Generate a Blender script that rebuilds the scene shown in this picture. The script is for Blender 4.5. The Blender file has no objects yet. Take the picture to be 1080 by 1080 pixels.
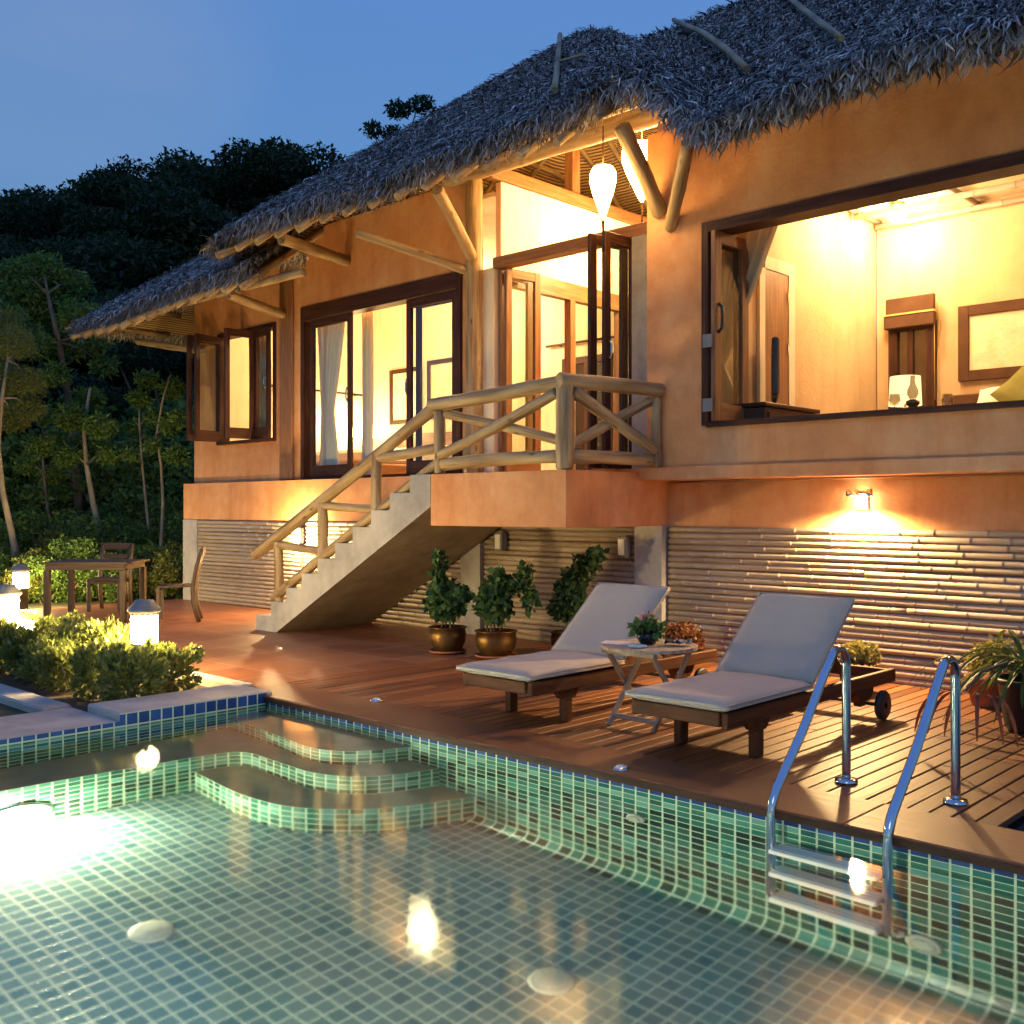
import bpy, math, random
import numpy as np
from mathutils import Vector, Matrix
R = math.radians
random.seed(7)
rng = np.random.default_rng(11)
C = bpy.context.scene.collection
SC = bpy.context.scene

# ------------------------------------------------------------------ camera, sky, sun, exposure
H = 1.35
YAW = 43.5
cd = bpy.data.cameras.new('camera')
cam = bpy.data.objects.new('camera', cd)
C.objects.link(cam)
cam.location = (0, 0, H)
cam.rotation_euler = (R(90), 0, R(YAW))
cd.sensor_width = 36
cd.lens = 36.1
cd.shift_y = -2 / 1080
cd.clip_start = 0.05
cd.clip_end = 2000
SC.camera = cam

SUN_EL, SUN_ROT = R(2.2), R(150)
w = bpy.data.worlds.new('World')
SC.world = w
w.use_nodes = True
nt = w.node_tree
bg = nt.nodes['Background']
sky = nt.nodes.new('ShaderNodeTexSky')
sky.sky_type = 'NISHITA'
sky.sun_disc = False
sky.sun_elevation = SUN_EL
sky.sun_rotation = SUN_ROT
sky.air_density = 1.0
sky.dust_density = 0.3
sky.ozone_density = 6.0
# pale even dusk light over the Nishita sky, and one faint evening cloud high on the left
mx0 = nt.nodes.new('ShaderNodeMixRGB')
mx0.inputs['Fac'].default_value = 0.72
mx0.inputs['Color2'].default_value = (0.33, 0.62, 1.20, 1)
nt.links.new(sky.outputs['Color'], mx0.inputs['Color1'])
sxyz = nt.nodes.new('ShaderNodeSeparateXYZ')
zr = nt.nodes.new('ShaderNodeValToRGB')
zr.color_ramp.elements[0].position = 0.25
zr.color_ramp.elements[0].color = (0.30, 0.575, 0.92, 1)
zr.color_ramp.elements[1].position = 0.9
zr.color_ramp.elements[1].color = (0.24, 0.52, 1.55, 1)
tc0 = nt.nodes.new('ShaderNodeTexCoord')
nt.links.new(tc0.outputs['Generated'], sxyz.inputs['Vector'])
nt.links.new(sxyz.outputs['Z'], zr.inputs['Fac'])
nt.links.new(zr.outputs['Color'], mx0.inputs['Color2'])
tc = nt.nodes.new('ShaderNodeTexCoord')
mp = nt.nodes.new('ShaderNodeMapping')
mp.inputs['Scale'].default_value = (1.2, 1.2, 3.5)
nz = nt.nodes.new('ShaderNodeTexNoise')
nz.inputs['Scale'].default_value = 4.0
nz.inputs['Detail'].default_value = 5
nt.links.new(tc.outputs['Generated'], mp.inputs['Vector'])
nt.links.new(mp.outputs['Vector'], nz.inputs['Vector'])
_cl = Vector((-0.688 + 0.725 * -0.434, 0.725 + 0.688 * -0.434, 0.475)).normalized()
dt = nt.nodes.new('ShaderNodeVectorMath'); dt.operation = 'DOT_PRODUCT'
dt.inputs[1].default_value = _cl
nt.links.new(tc.outputs['Generated'], dt.inputs[0])
mr0 = nt.nodes.new('ShaderNodeMapRange'); mr0.interpolation_type = 'SMOOTHSTEP'
mr0.inputs['From Min'].default_value = math.cos(R(11)); mr0.inputs['From Max'].default_value = 1.0
mr0.inputs['To Min'].default_value = 0.0; mr0.inputs['To Max'].default_value = 0.42
nt.links.new(dt.outputs['Value'], mr0.inputs['Value'])
ml = nt.nodes.new('ShaderNodeMath'); ml.operation = 'MULTIPLY'
nt.links.new(mr0.outputs['Result'], ml.inputs[0]); nt.links.new(nz.outputs['Fac'], ml.inputs[1])
mx = nt.nodes.new('ShaderNodeMixRGB')
mx.inputs['Color2'].default_value = (0.55, 0.72, 1.05, 1)
nt.links.new(ml.outputs['Value'], mx.inputs['Fac'])
nt.links.new(mx0.outputs['Color'], mx.inputs['Color1'])
nt.links.new(mx.outputs['Color'], bg.inputs['Color'])
bg.inputs['Strength'].default_value = 0.10

sl = bpy.data.lights.new('sun', 'SUN')
sl.energy = 0.04
sl.angle = R(20)
sl.color = (0.75, 0.82, 1.0)
so = bpy.data.objects.new('sun', sl)
C.objects.link(so)
so.rotation_euler = (R(60), 0, R(180) - SUN_ROT)

vs = SC.view_settings
vs.view_transform = 'Standard'
vs.look = 'None'
vs.exposure = 2.4
vs.gamma = 1.0
cy = SC.cycles
cy.use_denoising = True
try:
    cy.denoiser = 'OPENIMAGEDENOISE'
except Exception:
    pass
cy.max_bounces = 8
cy.diffuse_bounces = 4
cy.glossy_bounces = 4
cy.transmission_bounces = 6
cy.transparent_max_bounces = 12
cy.sample_clamp_indirect = 6
cy.caustics_reflective = False
cy.caustics_refractive = True
cy.use_light_tree = True

# ------------------------------------------------------------------ picture measurements -> points in the place
FX = 1083.0
_a = R(YAW)
FW = np.array([-math.sin(_a), math.cos(_a), 0])
RT = np.array([math.cos(_a), math.sin(_a), 0])
def ray(px, py):
    return FW + RT * ((px - 540) / FX) + np.array([0, 0, (538 - py) / FX])
def onY(px, py, y):
    d = ray(px, py); t = y / d[1]
    return Vector((d[0] * t, y, H + d[2] * t))
def onZ(px, py, z):
    d = ray(px, py); t = (z - H) / d[2]
    return Vector((d[0] * t, d[1] * t, z))
def atD(px, D, z=0.0):
    d = ray(px, 538)
    return Vector((d[0] * D, d[1] * D, z))

# ------------------------------------------------------------------ materials
def new_mat(name):
    m = bpy.data.materials.new(name)
    m.use_nodes = True
    t = m.node_tree
    for n in list(t.nodes):
        t.nodes.remove(n)
    out = t.nodes.new('ShaderNodeOutputMaterial')
    p = t.nodes.new('ShaderNodeBsdfPrincipled')
    t.links.new(p.outputs['BSDF'], out.inputs['Surface'])
    return m, t, p, out
def ramp(t, stops):
    r = t.nodes.new('ShaderNodeValToRGB')
    e = r.color_ramp.elements
    while len(e) < len(stops):
        e.new(0.5)
    for k, (pos, col) in enumerate(stops):
        e[k].position = pos
        e[k].color = (*col, 1)
    return r
def noise_mat(name, stops, scale=3.0, detail=6, rough=0.8, bump=0.1, coord='Object', vec_scale=(1, 1, 1), bscale=None, spec=0.5, rough2=None, metallic=0.0, distort=0.0):
    m, t, p, out = new_mat(name)
    if coord == 'loc':
        c = t.nodes.new('ShaderNodeAttribute'); c.attribute_name = 'loc'; cs = c.outputs['Vector']
    else:
        c = t.nodes.new('ShaderNodeTexCoord'); cs = c.outputs[coord]
    mpn = t.nodes.new('ShaderNodeMapping'); mpn.inputs['Scale'].default_value = vec_scale
    t.links.new(cs, mpn.inputs['Vector'])
    n = t.nodes.new('ShaderNodeTexNoise')
    n.inputs['Scale'].default_value = scale; n.inputs['Detail'].default_value = detail
    n.inputs['Distortion'].default_value = distort
    t.links.new(mpn.outputs['Vector'], n.inputs['Vector'])
    r = ramp(t, stops)
    t.links.new(n.outputs['Fac'], r.inputs['Fac'])
    t.links.new(r.outputs['Color'], p.inputs['Base Color'])
    p.inputs['Roughness'].default_value = rough
    p.inputs['Metallic'].default_value = metallic
    p.inputs['Specular IOR Level'].default_value = spec
    if rough2 is not None:
        mr = t.nodes.new('ShaderNodeMapRange')
        mr.inputs['To Min'].default_value = rough; mr.inputs['To Max'].default_value = rough2
        t.links.new(n.outputs['Fac'], mr.inputs['Value'])
        t.links.new(mr.outputs['Result'], p.inputs['Roughness'])
    if bump:
        n2 = t.nodes.new('ShaderNodeTexNoise')
        n2.inputs['Scale'].default_value = bscale or scale * 4; n2.inputs['Detail'].default_value = 5
        t.links.new(mpn.outputs['Vector'], n2.inputs['Vector'])
        b = t.nodes.new('ShaderNodeBump'); b.inputs['Strength'].default_value = bump; b.inputs['Distance'].default_value = 0.02
        t.links.new(n2.outputs['Fac'], b.inputs['Height'])
        t.links.new(b.outputs['Normal'], p.inputs['Normal'])
    return m
def emit_mat(name, col, strength, base=(0.8, 0.75, 0.6)):
    m, t, p, out = new_mat(name)
    p.inputs['Base Color'].default_value = (*base, 1)
    p.inputs['Emission Color'].default_value = (*col, 1)
    p.inputs['Emission Strength'].default_value = strength
    return m
def flat_mat(name, col, rough=0.6, metallic=0.0, var=0.12):
    a = tuple(c * (1 - var) for c in col); b = tuple(min(1, c * (1 + var)) for c in col)
    return noise_mat(name, [(0.3, a), (0.7, b)], scale=6, rough=rough, metallic=metallic, bump=0.03, bscale=60)

def plaster(name, a, b, c):
    m, t, p, out = new_mat(name)
    tcn = t.nodes.new('ShaderNodeTexCoord')
    n1 = t.nodes.new('ShaderNodeTexNoise'); n1.inputs['Scale'].default_value = 1.3; n1.inputs['Detail'].default_value = 7; n1.inputs['Roughness'].default_value = 0.62
    n2 = t.nodes.new('ShaderNodeTexNoise'); n2.inputs['Scale'].default_value = 5.5; n2.inputs['Detail'].default_value = 8; n2.inputs['Roughness'].default_value = 0.7
    mpn = t.nodes.new('ShaderNodeMapping'); mpn.inputs['Scale'].default_value = (1, 1, 0.6)
    t.links.new(tcn.outputs['Object'], mpn.inputs['Vector'])
    t.links.new(mpn.outputs['Vector'], n1.inputs['Vector'])
    t.links.new(tcn.outputs['Object'], n2.inputs['Vector'])
    r = ramp(t, [(0.38, a), (0.50, b), (0.62, c)])
    mxn = t.nodes.new('ShaderNodeMixRGB'); mxn.inputs['Fac'].default_value = 0.35
    t.links.new(n1.outputs['Fac'], mxn.inputs['Color1']); t.links.new(n2.outputs['Fac'], mxn.inputs['Color2'])
    t.links.new(mxn.outputs['Color'], r.inputs['Fac'])
    mp2 = t.nodes.new('ShaderNodeMapping'); mp2.inputs['Scale'].default_value = (4.5, 4.5, 0.45)
    t.links.new(tcn.outputs['Object'], mp2.inputs['Vector'])
    n4 = t.nodes.new('ShaderNodeTexNoise'); n4.inputs['Scale'].default_value = 1.0; n4.inputs['Detail'].default_value = 7; n4.inputs['Roughness'].default_value = 0.7
    t.links.new(mp2.outputs['Vector'], n4.inputs['Vector'])
    r4 = ramp(t, [(0.50, (1, 1, 1)), (0.72, (0.62, 0.56, 0.52))])
    t.links.new(n4.outputs['Fac'], r4.inputs['Fac'])
    m4 = t.nodes.new('ShaderNodeMixRGB'); m4.blend_type = 'MULTIPLY'; m4.inputs['Fac'].default_value = 0.4
    t.links.new(r.outputs['Color'], m4.inputs['Color1']); t.links.new(r4.outputs['Color'], m4.inputs['Color2'])
    t.links.new(m4.outputs['Color'], p.inputs['Base Color'])
    p.inputs['Roughness'].default_value = 0.82
    p.inputs['Specular IOR Level'].default_value = 0.25
    n3 = t.nodes.new('ShaderNodeTexNoise'); n3.inputs['Scale'].default_value = 35; n3.inputs['Detail'].default_value = 6
    t.links.new(tcn.outputs['Object'], n3.inputs['Vector'])
    b1 = t.nodes.new('ShaderNodeBump'); b1.inputs['Strength'].default_value = 0.3; b1.inputs['Distance'].default_value = 0.012
    t.links.new(n3.outputs['Fac'], b1.inputs['Height']); t.links.new(b1.outputs['Normal'], p.inputs['Normal'])
    return m

M = {}
M['plaster'] = plaster('terracotta_plaster', (0.53, 0.225, 0.085), (0.64, 0.30, 0.125), (0.70, 0.385, 0.19))
M['inner'] = plaster('ochre_plaster', (0.56, 0.39, 0.21), (0.62, 0.44, 0.25), (0.66, 0.49, 0.30))
M['cream'] = plaster('cream_plaster', (0.72, 0.64, 0.45), (0.76, 0.68, 0.5), (0.8, 0.72, 0.55))
M['concrete'] = plaster('grey_concrete', (0.26, 0.25, 0.235), (0.36, 0.35, 0.33), (0.46, 0.44, 0.41))
M['soffit'] = plaster('brown_concrete', (0.20, 0.16, 0.11), (0.30, 0.24, 0.16), (0.38, 0.31, 0.22))  # darker, browner concrete for the downward faces of the stairs
M['coping'] = plaster('washed_stone', (0.30, 0.28, 0.25), (0.40, 0.37, 0.32), (0.48, 0.45, 0.38))
M['darkwood'] = noise_mat('dark_stained_wood', [(0.3, (0.028, 0.010, 0.006)), (0.55, (0.06, 0.022, 0.012)), (0.8, (0.10, 0.04, 0.02))], scale=1, vec_scale=(30, 30, 2.5), coord='loc', rough=0.5, bump=0.08, spec=0.25)
M['midwood'] = noise_mat('varnished_wood', [(0.3, (0.17, 0.07, 0.025)), (0.55, (0.26, 0.12, 0.045)), (0.8, (0.36, 0.18, 0.075))], scale=1, vec_scale=(30, 30, 2.5), coord='loc', rough=0.42, bump=0.08)
M['log'] = noise_mat('peeled_log', [(0.25, (0.13, 0.075, 0.03)), (0.45, (0.30, 0.20, 0.095)), (0.62, (0.42, 0.31, 0.16)), (0.85, (0.52, 0.42, 0.27))], scale=1, vec_scale=(16, 16, 1.6), coord='loc', rough=0.6, bump=0.25, bscale=2.5)
def add_knots(m):
    t = m.node_tree; p = [n for n in t.nodes if n.type == 'BSDF_PRINCIPLED'][0]
    src = p.inputs['Base Color'].links[0].from_socket
    lc = t.nodes.new('ShaderNodeAttribute'); lc.attribute_name = 'loc'
    a = t.nodes.new('ShaderNodeMapping'); a.inputs['Scale'].default_value = (9, 9, 3.2)
    v = t.nodes.new('ShaderNodeTexVoronoi'); v.inputs['Scale'].default_value = 1.0
    t.links.new(lc.outputs['Vector'], a.inputs['Vector']); t.links.new(a.outputs['Vector'], v.inputs['Vector'])
    r = ramp(t, [(0.06, (0.22, 0.18, 0.15)), (0.17, (1, 1, 1))]); t.links.new(v.outputs['Distance'], r.inputs['Fac'])
    a2 = t.nodes.new('ShaderNodeMapping'); a2.inputs['Scale'].default_value = (60, 60, 1.1)
    n2 = t.nodes.new('ShaderNodeTexNoise'); n2.inputs['Scale'].default_value = 1.0; n2.inputs['Detail'].default_value = 3
    t.links.new(lc.outputs['Vector'], a2.inputs['Vector']); t.links.new(a2.outputs['Vector'], n2.inputs['Vector'])
    r2 = ramp(t, [(0.30, (0.35, 0.30, 0.26)), (0.40, (1, 1, 1))]); t.links.new(n2.outputs['Fac'], r2.inputs['Fac'])
    m1 = t.nodes.new('ShaderNodeMixRGB'); m1.blend_type = 'MULTIPLY'; m1.inputs['Fac'].default_value = 0.85
    m2 = t.nodes.new('ShaderNodeMixRGB'); m2.blend_type = 'MULTIPLY'; m2.inputs['Fac'].default_value = 0.8
    t.links.new(src, m1.inputs['Color1']); t.links.new(r.outputs['Color'], m1.inputs['Color2'])
    t.links.new(m1.outputs['Color'], m2.inputs['Color1']); t.links.new(r2.outputs['Color'], m2.inputs['Color2'])
    t.links.new(m2.outputs['Color'], p.inputs['Base Color'])
add_knots(M['log'])
M['teak'] = noise_mat('oiled_teak', [(0.3, (0.055, 0.017, 0.007)), (0.55, (0.11, 0.036, 0.013)), (0.8, (0.17, 0.062, 0.022))], scale=1, vec_scale=(35, 35, 2.5), coord='loc', rough=0.6, bump=0.06, spec=0.2)
M['greyteak'] = noise_mat('weathered_teak', [(0.3, (0.24, 0.16, 0.10)), (0.55, (0.38, 0.28, 0.19)), (0.8, (0.5, 0.4, 0.3))], scale=1, vec_scale=(35, 35, 2.5), coord='loc', rough=0.6, bump=0.1)
M['cushion'] = noise_mat('beige_canvas', [(0.3, (0.48, 0.395, 0.295)), (0.7, (0.55, 0.455, 0.345))], scale=2.2, rough=0.9, bump=0.25, bscale=220, spec=0.15)
M['steel'] = noise_mat('polished_steel', [(0.3, (0.62, 0.62, 0.62)), (0.7, (0.72, 0.72, 0.72))], scale=4, rough=0.08, rough2=0.16, metallic=1.0, bump=0)
M['white_plastic'] = flat_mat('white_plastic', (0.80, 0.79, 0.70), 0.4, var=0.03)
M['black'] = flat_mat('black_rubber', (0.02, 0.02, 0.02), 0.5)
M['black_gloss'] = flat_mat('black_gloss', (0.012, 0.012, 0.014), 0.15)
M['brass'] = noise_mat('old_brass', [(0.3, (0.09, 0.05, 0.018)), (0.55, (0.22, 0.13, 0.045)), (0.8, (0.36, 0.23, 0.09))], scale=5, rough=0.32, rough2=0.55, metallic=0.9, bump=0.05)
M['terracotta'] = noise_mat('terracotta_pot', [(0.3, (0.30, 0.10, 0.04)), (0.7, (0.42, 0.17, 0.075))], scale=6, rough=0.75, bump=0.1)
M['soil'] = noise_mat('dark_soil', [(0.3, (0.03, 0.02, 0.012)), (0.7, (0.08, 0.055, 0.03))], scale=14, rough=1.0, bump=0.8)
M['fabric_white'] = noise_mat('white_cotton', [(0.3, (0.72, 0.69, 0.62)), (0.7, (0.8, 0.77, 0.7))], scale=5, rough=0.95, bump=0.1, bscale=40)
M['fabric_tan'] = noise_mat('tan_cotton', [(0.3, (0.44, 0.36, 0.22)), (0.7, (0.56, 0.47, 0.3))], scale=5, rough=0.95, bump=0.1, bscale=40)
M['fabric_brown'] = noise_mat('brown_linen', [(0.3, (0.075, 0.032, 0.013)), (0.7, (0.11, 0.05, 0.022))], scale=5, rough=0.95, bump=0.1, bscale=60)
M['fabric_olive'] = noise_mat('olive_cotton', [(0.3, (0.20, 0.20, 0.05)), (0.7, (0.28, 0.27, 0.08))], scale=5, rough=0.95, bump=0.1, bscale=60)
M['fabric_yellow'] = noise_mat('yellow_cotton', [(0.3, (0.55, 0.40, 0.12)), (0.7, (0.65, 0.48, 0.18))], scale=5, rough=0.95, bump=0.1, bscale=60)
M['relief'] = noise_mat('pale_art_panel', [(0.35, (0.70, 0.60, 0.36)), (0.5, (0.76, 0.69, 0.5)), (0.66, (0.80, 0.70, 0.36))], scale=4, rough=0.8, bump=0.35, bscale=22)
M['paper'] = flat_mat('printed_paper', (0.62, 0.55, 0.55), 0.5, var=0.3)
M['bollard_metal'] = flat_mat('grey_painted_metal', (0.20, 0.20, 0.20), 0.5)
M['bollard_post'] = flat_mat('brown_stone_post', (0.12, 0.08, 0.05), 0.7)
WARM = (1.0, 0.56, 0.19)
M['e_bollard'] = emit_mat('glowing_bollard_shade', (1.0, 0.70, 0.28), 85)
M['e_lantern'] = emit_mat('glowing_paper_lantern', (1.0, 0.60, 0.20), 8.5)
M['e_lantern2'] = emit_mat('bright_paper_lantern', (1.0, 0.60, 0.20), 26)
M['e_bulb'] = emit_mat('glowing_bulb', (1.0, 0.80, 0.5), 30)
M['e_shade'] = emit_mat('glowing_lamp_shade', (1.0, 0.72, 0.36), 3.5)
M['e_shade_dim'] = emit_mat('dim_lamp_shade', (1.0, 0.7, 0.3), 0.25)
M['e_pool'] = emit_mat('glowing_pool_lens', (1.0, 0.90, 0.62), 60)

def glass_mat():
    m, t, p, out = new_mat('window_glass')
    t.nodes.remove(p)
    tr = t.nodes.new('ShaderNodeBsdfTransparent'); tr.inputs['Color'].default_value = (0.93, 0.95, 0.93, 1)
    gl = t.nodes.new('ShaderNodeBsdfGlossy'); gl.inputs['Roughness'].default_value = 0.01
    fr = t.nodes.new('ShaderNodeFresnel')
    ge = t.nodes.new('ShaderNodeNewGeometry')          # the same 1.5 seen from either side of the pane
    mi = t.nodes.new('ShaderNodeMapRange'); mi.inputs['To Min'].default_value = 1.5; mi.inputs['To Max'].default_value = 1 / 1.5
    t.links.new(ge.outputs['Backfacing'], mi.inputs['Value']); t.links.new(mi.outputs['Result'], fr.inputs['IOR'])
    mxn = t.nodes.new('ShaderNodeMixShader')
    t.links.new(fr.outputs['Fac'], mxn.inputs['Fac']); t.links.new(tr.outputs['BSDF'], mxn.inputs[1]); t.links.new(gl.outputs['BSDF'], mxn.inputs[2])
    t.links.new(mxn.outputs['Shader'], out.inputs['Surface'])
    return m
M['glass'] = glass_mat()
M['clear'] = M['glass'].copy(); M['clear'].name = 'clear_drinking_glass'
for n_ in M['clear'].node_tree.nodes:
    if n_.type == 'BSDF_TRANSPARENT': n_.inputs['Color'].default_value = (0.72, 0.70, 0.64, 1)

def leaf_mat(name, cols, trans=0.35):
    m, t, p, out = new_mat(name)
    at = t.nodes.new('ShaderNodeAttribute'); at.attribute_name = 'rnd'
    n = len(cols)
    r = ramp(t, [(k / max(1, n - 1), c) for k, c in enumerate(cols)])
    t.links.new(at.outputs['Fac'], r.inputs['Fac'])
    t.links.new(r.outputs['Color'], p.inputs['Base Color'])
    p.inputs['Roughness'].default_value = 0.5
    p.inputs['Specular IOR Level'].default_value = 0.3
    tl = t.nodes.new('ShaderNodeBsdfTranslucent')
    t.links.new(r.outputs['Color'], tl.inputs['Color'])
    mxn = t.nodes.new('ShaderNodeMixShader'); mxn.inputs['Fac'].default_value = trans
    t.links.new(p.outputs['BSDF'], mxn.inputs[1]); t.links.new(tl.outputs['BSDF'], mxn.inputs[2])
    t.links.new(mxn.outputs['Shader'], out.inputs['Surface'])
    return m
M['leaf_far'] = leaf_mat('forest_leaves', [(0.008, 0.022, 0.008), (0.02, 0.045, 0.015), (0.04, 0.075, 0.025)])
M['leaf_tree'] = leaf_mat('tree_leaves', [(0.05, 0.11, 0.026), (0.11, 0.20, 0.042), (0.18, 0.27, 0.06)])
M['leaf_yel'] = leaf_mat('feathery_leaves', [(0.10, 0.12, 0.025), (0.16, 0.185, 0.035), (0.23, 0.24, 0.06)])
M['leaf_shrub'] = leaf_mat('shrub_leaves', [(0.08, 0.115, 0.022), (0.16, 0.20, 0.04), (0.25, 0.28, 0.07), (0.34, 0.35, 0.12)])
M['leaf_pot'] = leaf_mat('pot_plant_leaves', [(0.02, 0.055, 0.015), (0.04, 0.10, 0.025), (0.08, 0.16, 0.04), (0.14, 0.2, 0.07)])
M['leaf_red'] = leaf_mat('rusty_leaves', [(0.10, 0.03, 0.015), (0.20, 0.06, 0.025), (0.26, 0.12, 0.05), (0.12, 0.12, 0.03)])
M['leaf_gold'] = leaf_mat('golden_leaves', [(0.16, 0.14, 0.03), (0.30, 0.26, 0.07), (0.42, 0.36, 0.12)])
M['leaf_palm'] = leaf_mat('strap_leaves', [(0.05, 0.09, 0.02), (0.10, 0.15, 0.03), (0.2, 0.22, 0.06)])
M['petal'] = leaf_mat('pink_petals', [(0.6, 0.25, 0.28), (0.7, 0.38, 0.32), (0.75, 0.5, 0.45)])
M['bark'] = noise_mat('tree_bark', [(0.3, (0.07, 0.05, 0.03)), (0.7, (0.18, 0.14, 0.09))], scale=1, vec_scale=(14, 14, 4), coord='loc', rough=0.9, bump=0.4, bscale=3)
M['bark_pale'] = noise_mat('pale_bark', [(0.3, (0.20, 0.16, 0.10)), (0.7, (0.36, 0.30, 0.2))], scale=1, vec_scale=(14, 14, 4), coord='loc', rough=0.9, bump=0.4, bscale=3)
def thatch_mat():
    m, t, p, out = new_mat('dry_thatch')
    at = t.nodes.new('ShaderNodeAttribute'); at.attribute_name = 'rnd'
    r = ramp(t, [(0.0, (0.05, 0.045, 0.045)), (0.35, (0.19, 0.17, 0.16)), (0.7, (0.44, 0.42, 0.40)), (1.0, (0.80, 0.79, 0.78))])  # near-white end puts sky glints into the colour of some blades
    t.links.new(at.outputs['Fac'], r.inputs['Fac'])
    t.links.new(r.outputs['Color'], p.inputs['Base Color'])
    p.inputs['Roughness'].default_value = 0.75
    p.inputs['Specular IOR Level'].default_value = 0.25
    return m
M['thatch'] = thatch_mat()
M['thatch_base'] = noise_mat('packed_thatch', [(0.3, (0.04, 0.033, 0.028)), (0.7, (0.13, 0.105, 0.08))], scale=14, rough=1.0, bump=0.6, vec_scale=(1, 0.4, 0.4))
def mat_bamboo_mat():
    m, t, p, out = new_mat('woven_bamboo_ceiling')
    tcn = t.nodes.new('ShaderNodeTexCoord')
    wv = t.nodes.new('ShaderNodeTexWave'); wv.wave_type = 'BANDS'; wv.bands_direction = 'Z'
    wv.inputs['Scale'].default_value = 11; wv.inputs['Distortion'].default_value = 1.2; wv.inputs['Detail'].default_value = 2; wv.inputs['Detail Scale'].default_value = 0.6
    t.links.new(tcn.outputs['Object'], wv.inputs['Vector'])
    r = ramp(t, [(0.0, (0.10, 0.05, 0.02)), (0.35, (0.34, 0.20, 0.08)), (0.8, (0.55, 0.37, 0.17))])
    t.links.new(wv.outputs['Fac'], r.inputs['Fac']); t.links.new(r.outputs['Color'], p.inputs['Base Color'])
    b1 = t.nodes.new('ShaderNodeBump'); b1.inputs['Strength'].default_value = 0.7; b1.inputs['Distance'].default_value = 0.02
    t.links.new(wv.outputs['Fac'], b1.inputs['Height']); t.links.new(b1.outputs['Normal'], p.inputs['Normal'])
    p.inputs['Roughness'].default_value = 0.6
    return m
M['bamboo_ceiling'] = mat_bamboo_mat()
def bamboo_mat():
    m, t, p, out = new_mat('split_bamboo')
    at = t.nodes.new('ShaderNodeAttribute'); at.attribute_name = 'rnd'
    lc = t.nodes.new('ShaderNodeAttribute'); lc.attribute_name = 'loc'
    mpn = t.nodes.new('ShaderNodeMapping'); mpn.inputs['Scale'].default_value = (40, 40, 3)
    t.links.new(lc.outputs['Vector'], mpn.inputs['Vector'])
    n = t.nodes.new('ShaderNodeTexNoise'); n.inputs['Scale'].default_value = 1; n.inputs['Detail'].default_value = 5
    t.links.new(mpn.outputs['Vector'], n.inputs['Vector'])
    mxn = t.nodes.new('ShaderNodeMixRGB'); mxn.inputs['Fac'].default_value = 0.55
    t.links.new(at.outputs['Fac'], mxn.inputs['Color1']); t.links.new(n.outputs['Fac'], mxn.inputs['Color2'])
    r = ramp(t, [(0.1, (0.11, 0.078, 0.055)), (0.38, (0.29, 0.225, 0.165)), (0.62, (0.41, 0.335, 0.26)), (0.9, (0.52, 0.45, 0.36))])
    t.links.new(mxn.outputs['Color'], r.inputs['Fac']); t.links.new(r.outputs['Color'], p.inputs['Base Color'])
    p.inputs['Roughness'].default_value = 0.6
    p.inputs['Specular IOR Level'].default_value = 0.3
    return m
M['bamboo'] = bamboo_mat()
def board_mat(name, stops, rough=0.3, rough2=0.55):
    m, t, p, out = new_mat(name)
    at = t.nodes.new('ShaderNodeAttribute'); at.attribute_name = 'rnd'
    lc = t.nodes.new('ShaderNodeAttribute'); lc.attribute_name = 'loc'
    mpn = t.nodes.new('ShaderNodeMapping'); mpn.inputs['Scale'].default_value = (45, 45, 2.2)
    t.links.new(lc.outputs['Vector'], mpn.inputs['Vector'])
    n = t.nodes.new('ShaderNodeTexNoise'); n.inputs['Scale'].default_value = 1; n.inputs['Detail'].default_value = 6
    t.links.new(mpn.outputs['Vector'], n.inputs['Vector'])
    mxn = t.nodes.new('ShaderNodeMixRGB'); mxn.inputs['Fac'].default_value = 0.5
    t.links.new(at.outputs['Fac'], mxn.inputs['Color1']); t.links.new(n.outputs['Fac'], mxn.inputs['Color2'])
    r = ramp(t, stops)
    t.links.new(mxn.outputs['Color'], r.inputs['Fac']); t.links.new(r.outputs['Color'], p.inputs['Base Color'])
    mr = t.nodes.new('ShaderNodeMapRange'); mr.inputs['To Min'].default_value = rough; mr.inputs['To Max'].default_value = rough2
    t.links.new(n.outputs['Fac'], mr.inputs['Value']); t.links.new(mr.outputs['Result'], p.inputs['Roughness'])
    b1 = t.nodes.new('ShaderNodeBump'); b1.inputs['Strength'].default_value = 0.12; b1.inputs['Distance'].default_value = 0.01
    t.links.new(n.outputs['Fac'], b1.inputs['Height']); t.links.new(b1.outputs['Normal'], p.inputs['Normal'])
    return m
M['deck'] = board_mat('decking_boards', [(0.2, (0.095, 0.029, 0.010)), (0.5, (0.20, 0.062, 0.018)), (0.8, (0.33, 0.122, 0.038))], 0.4, 0.65)
M['deck_edge'] = board_mat('edge_plank', [(0.2, (0.14, 0.05, 0.018)), (0.5, (0.26, 0.105, 0.04)), (0.8, (0.38, 0.17, 0.07))], 0.22, 0.4)

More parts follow.
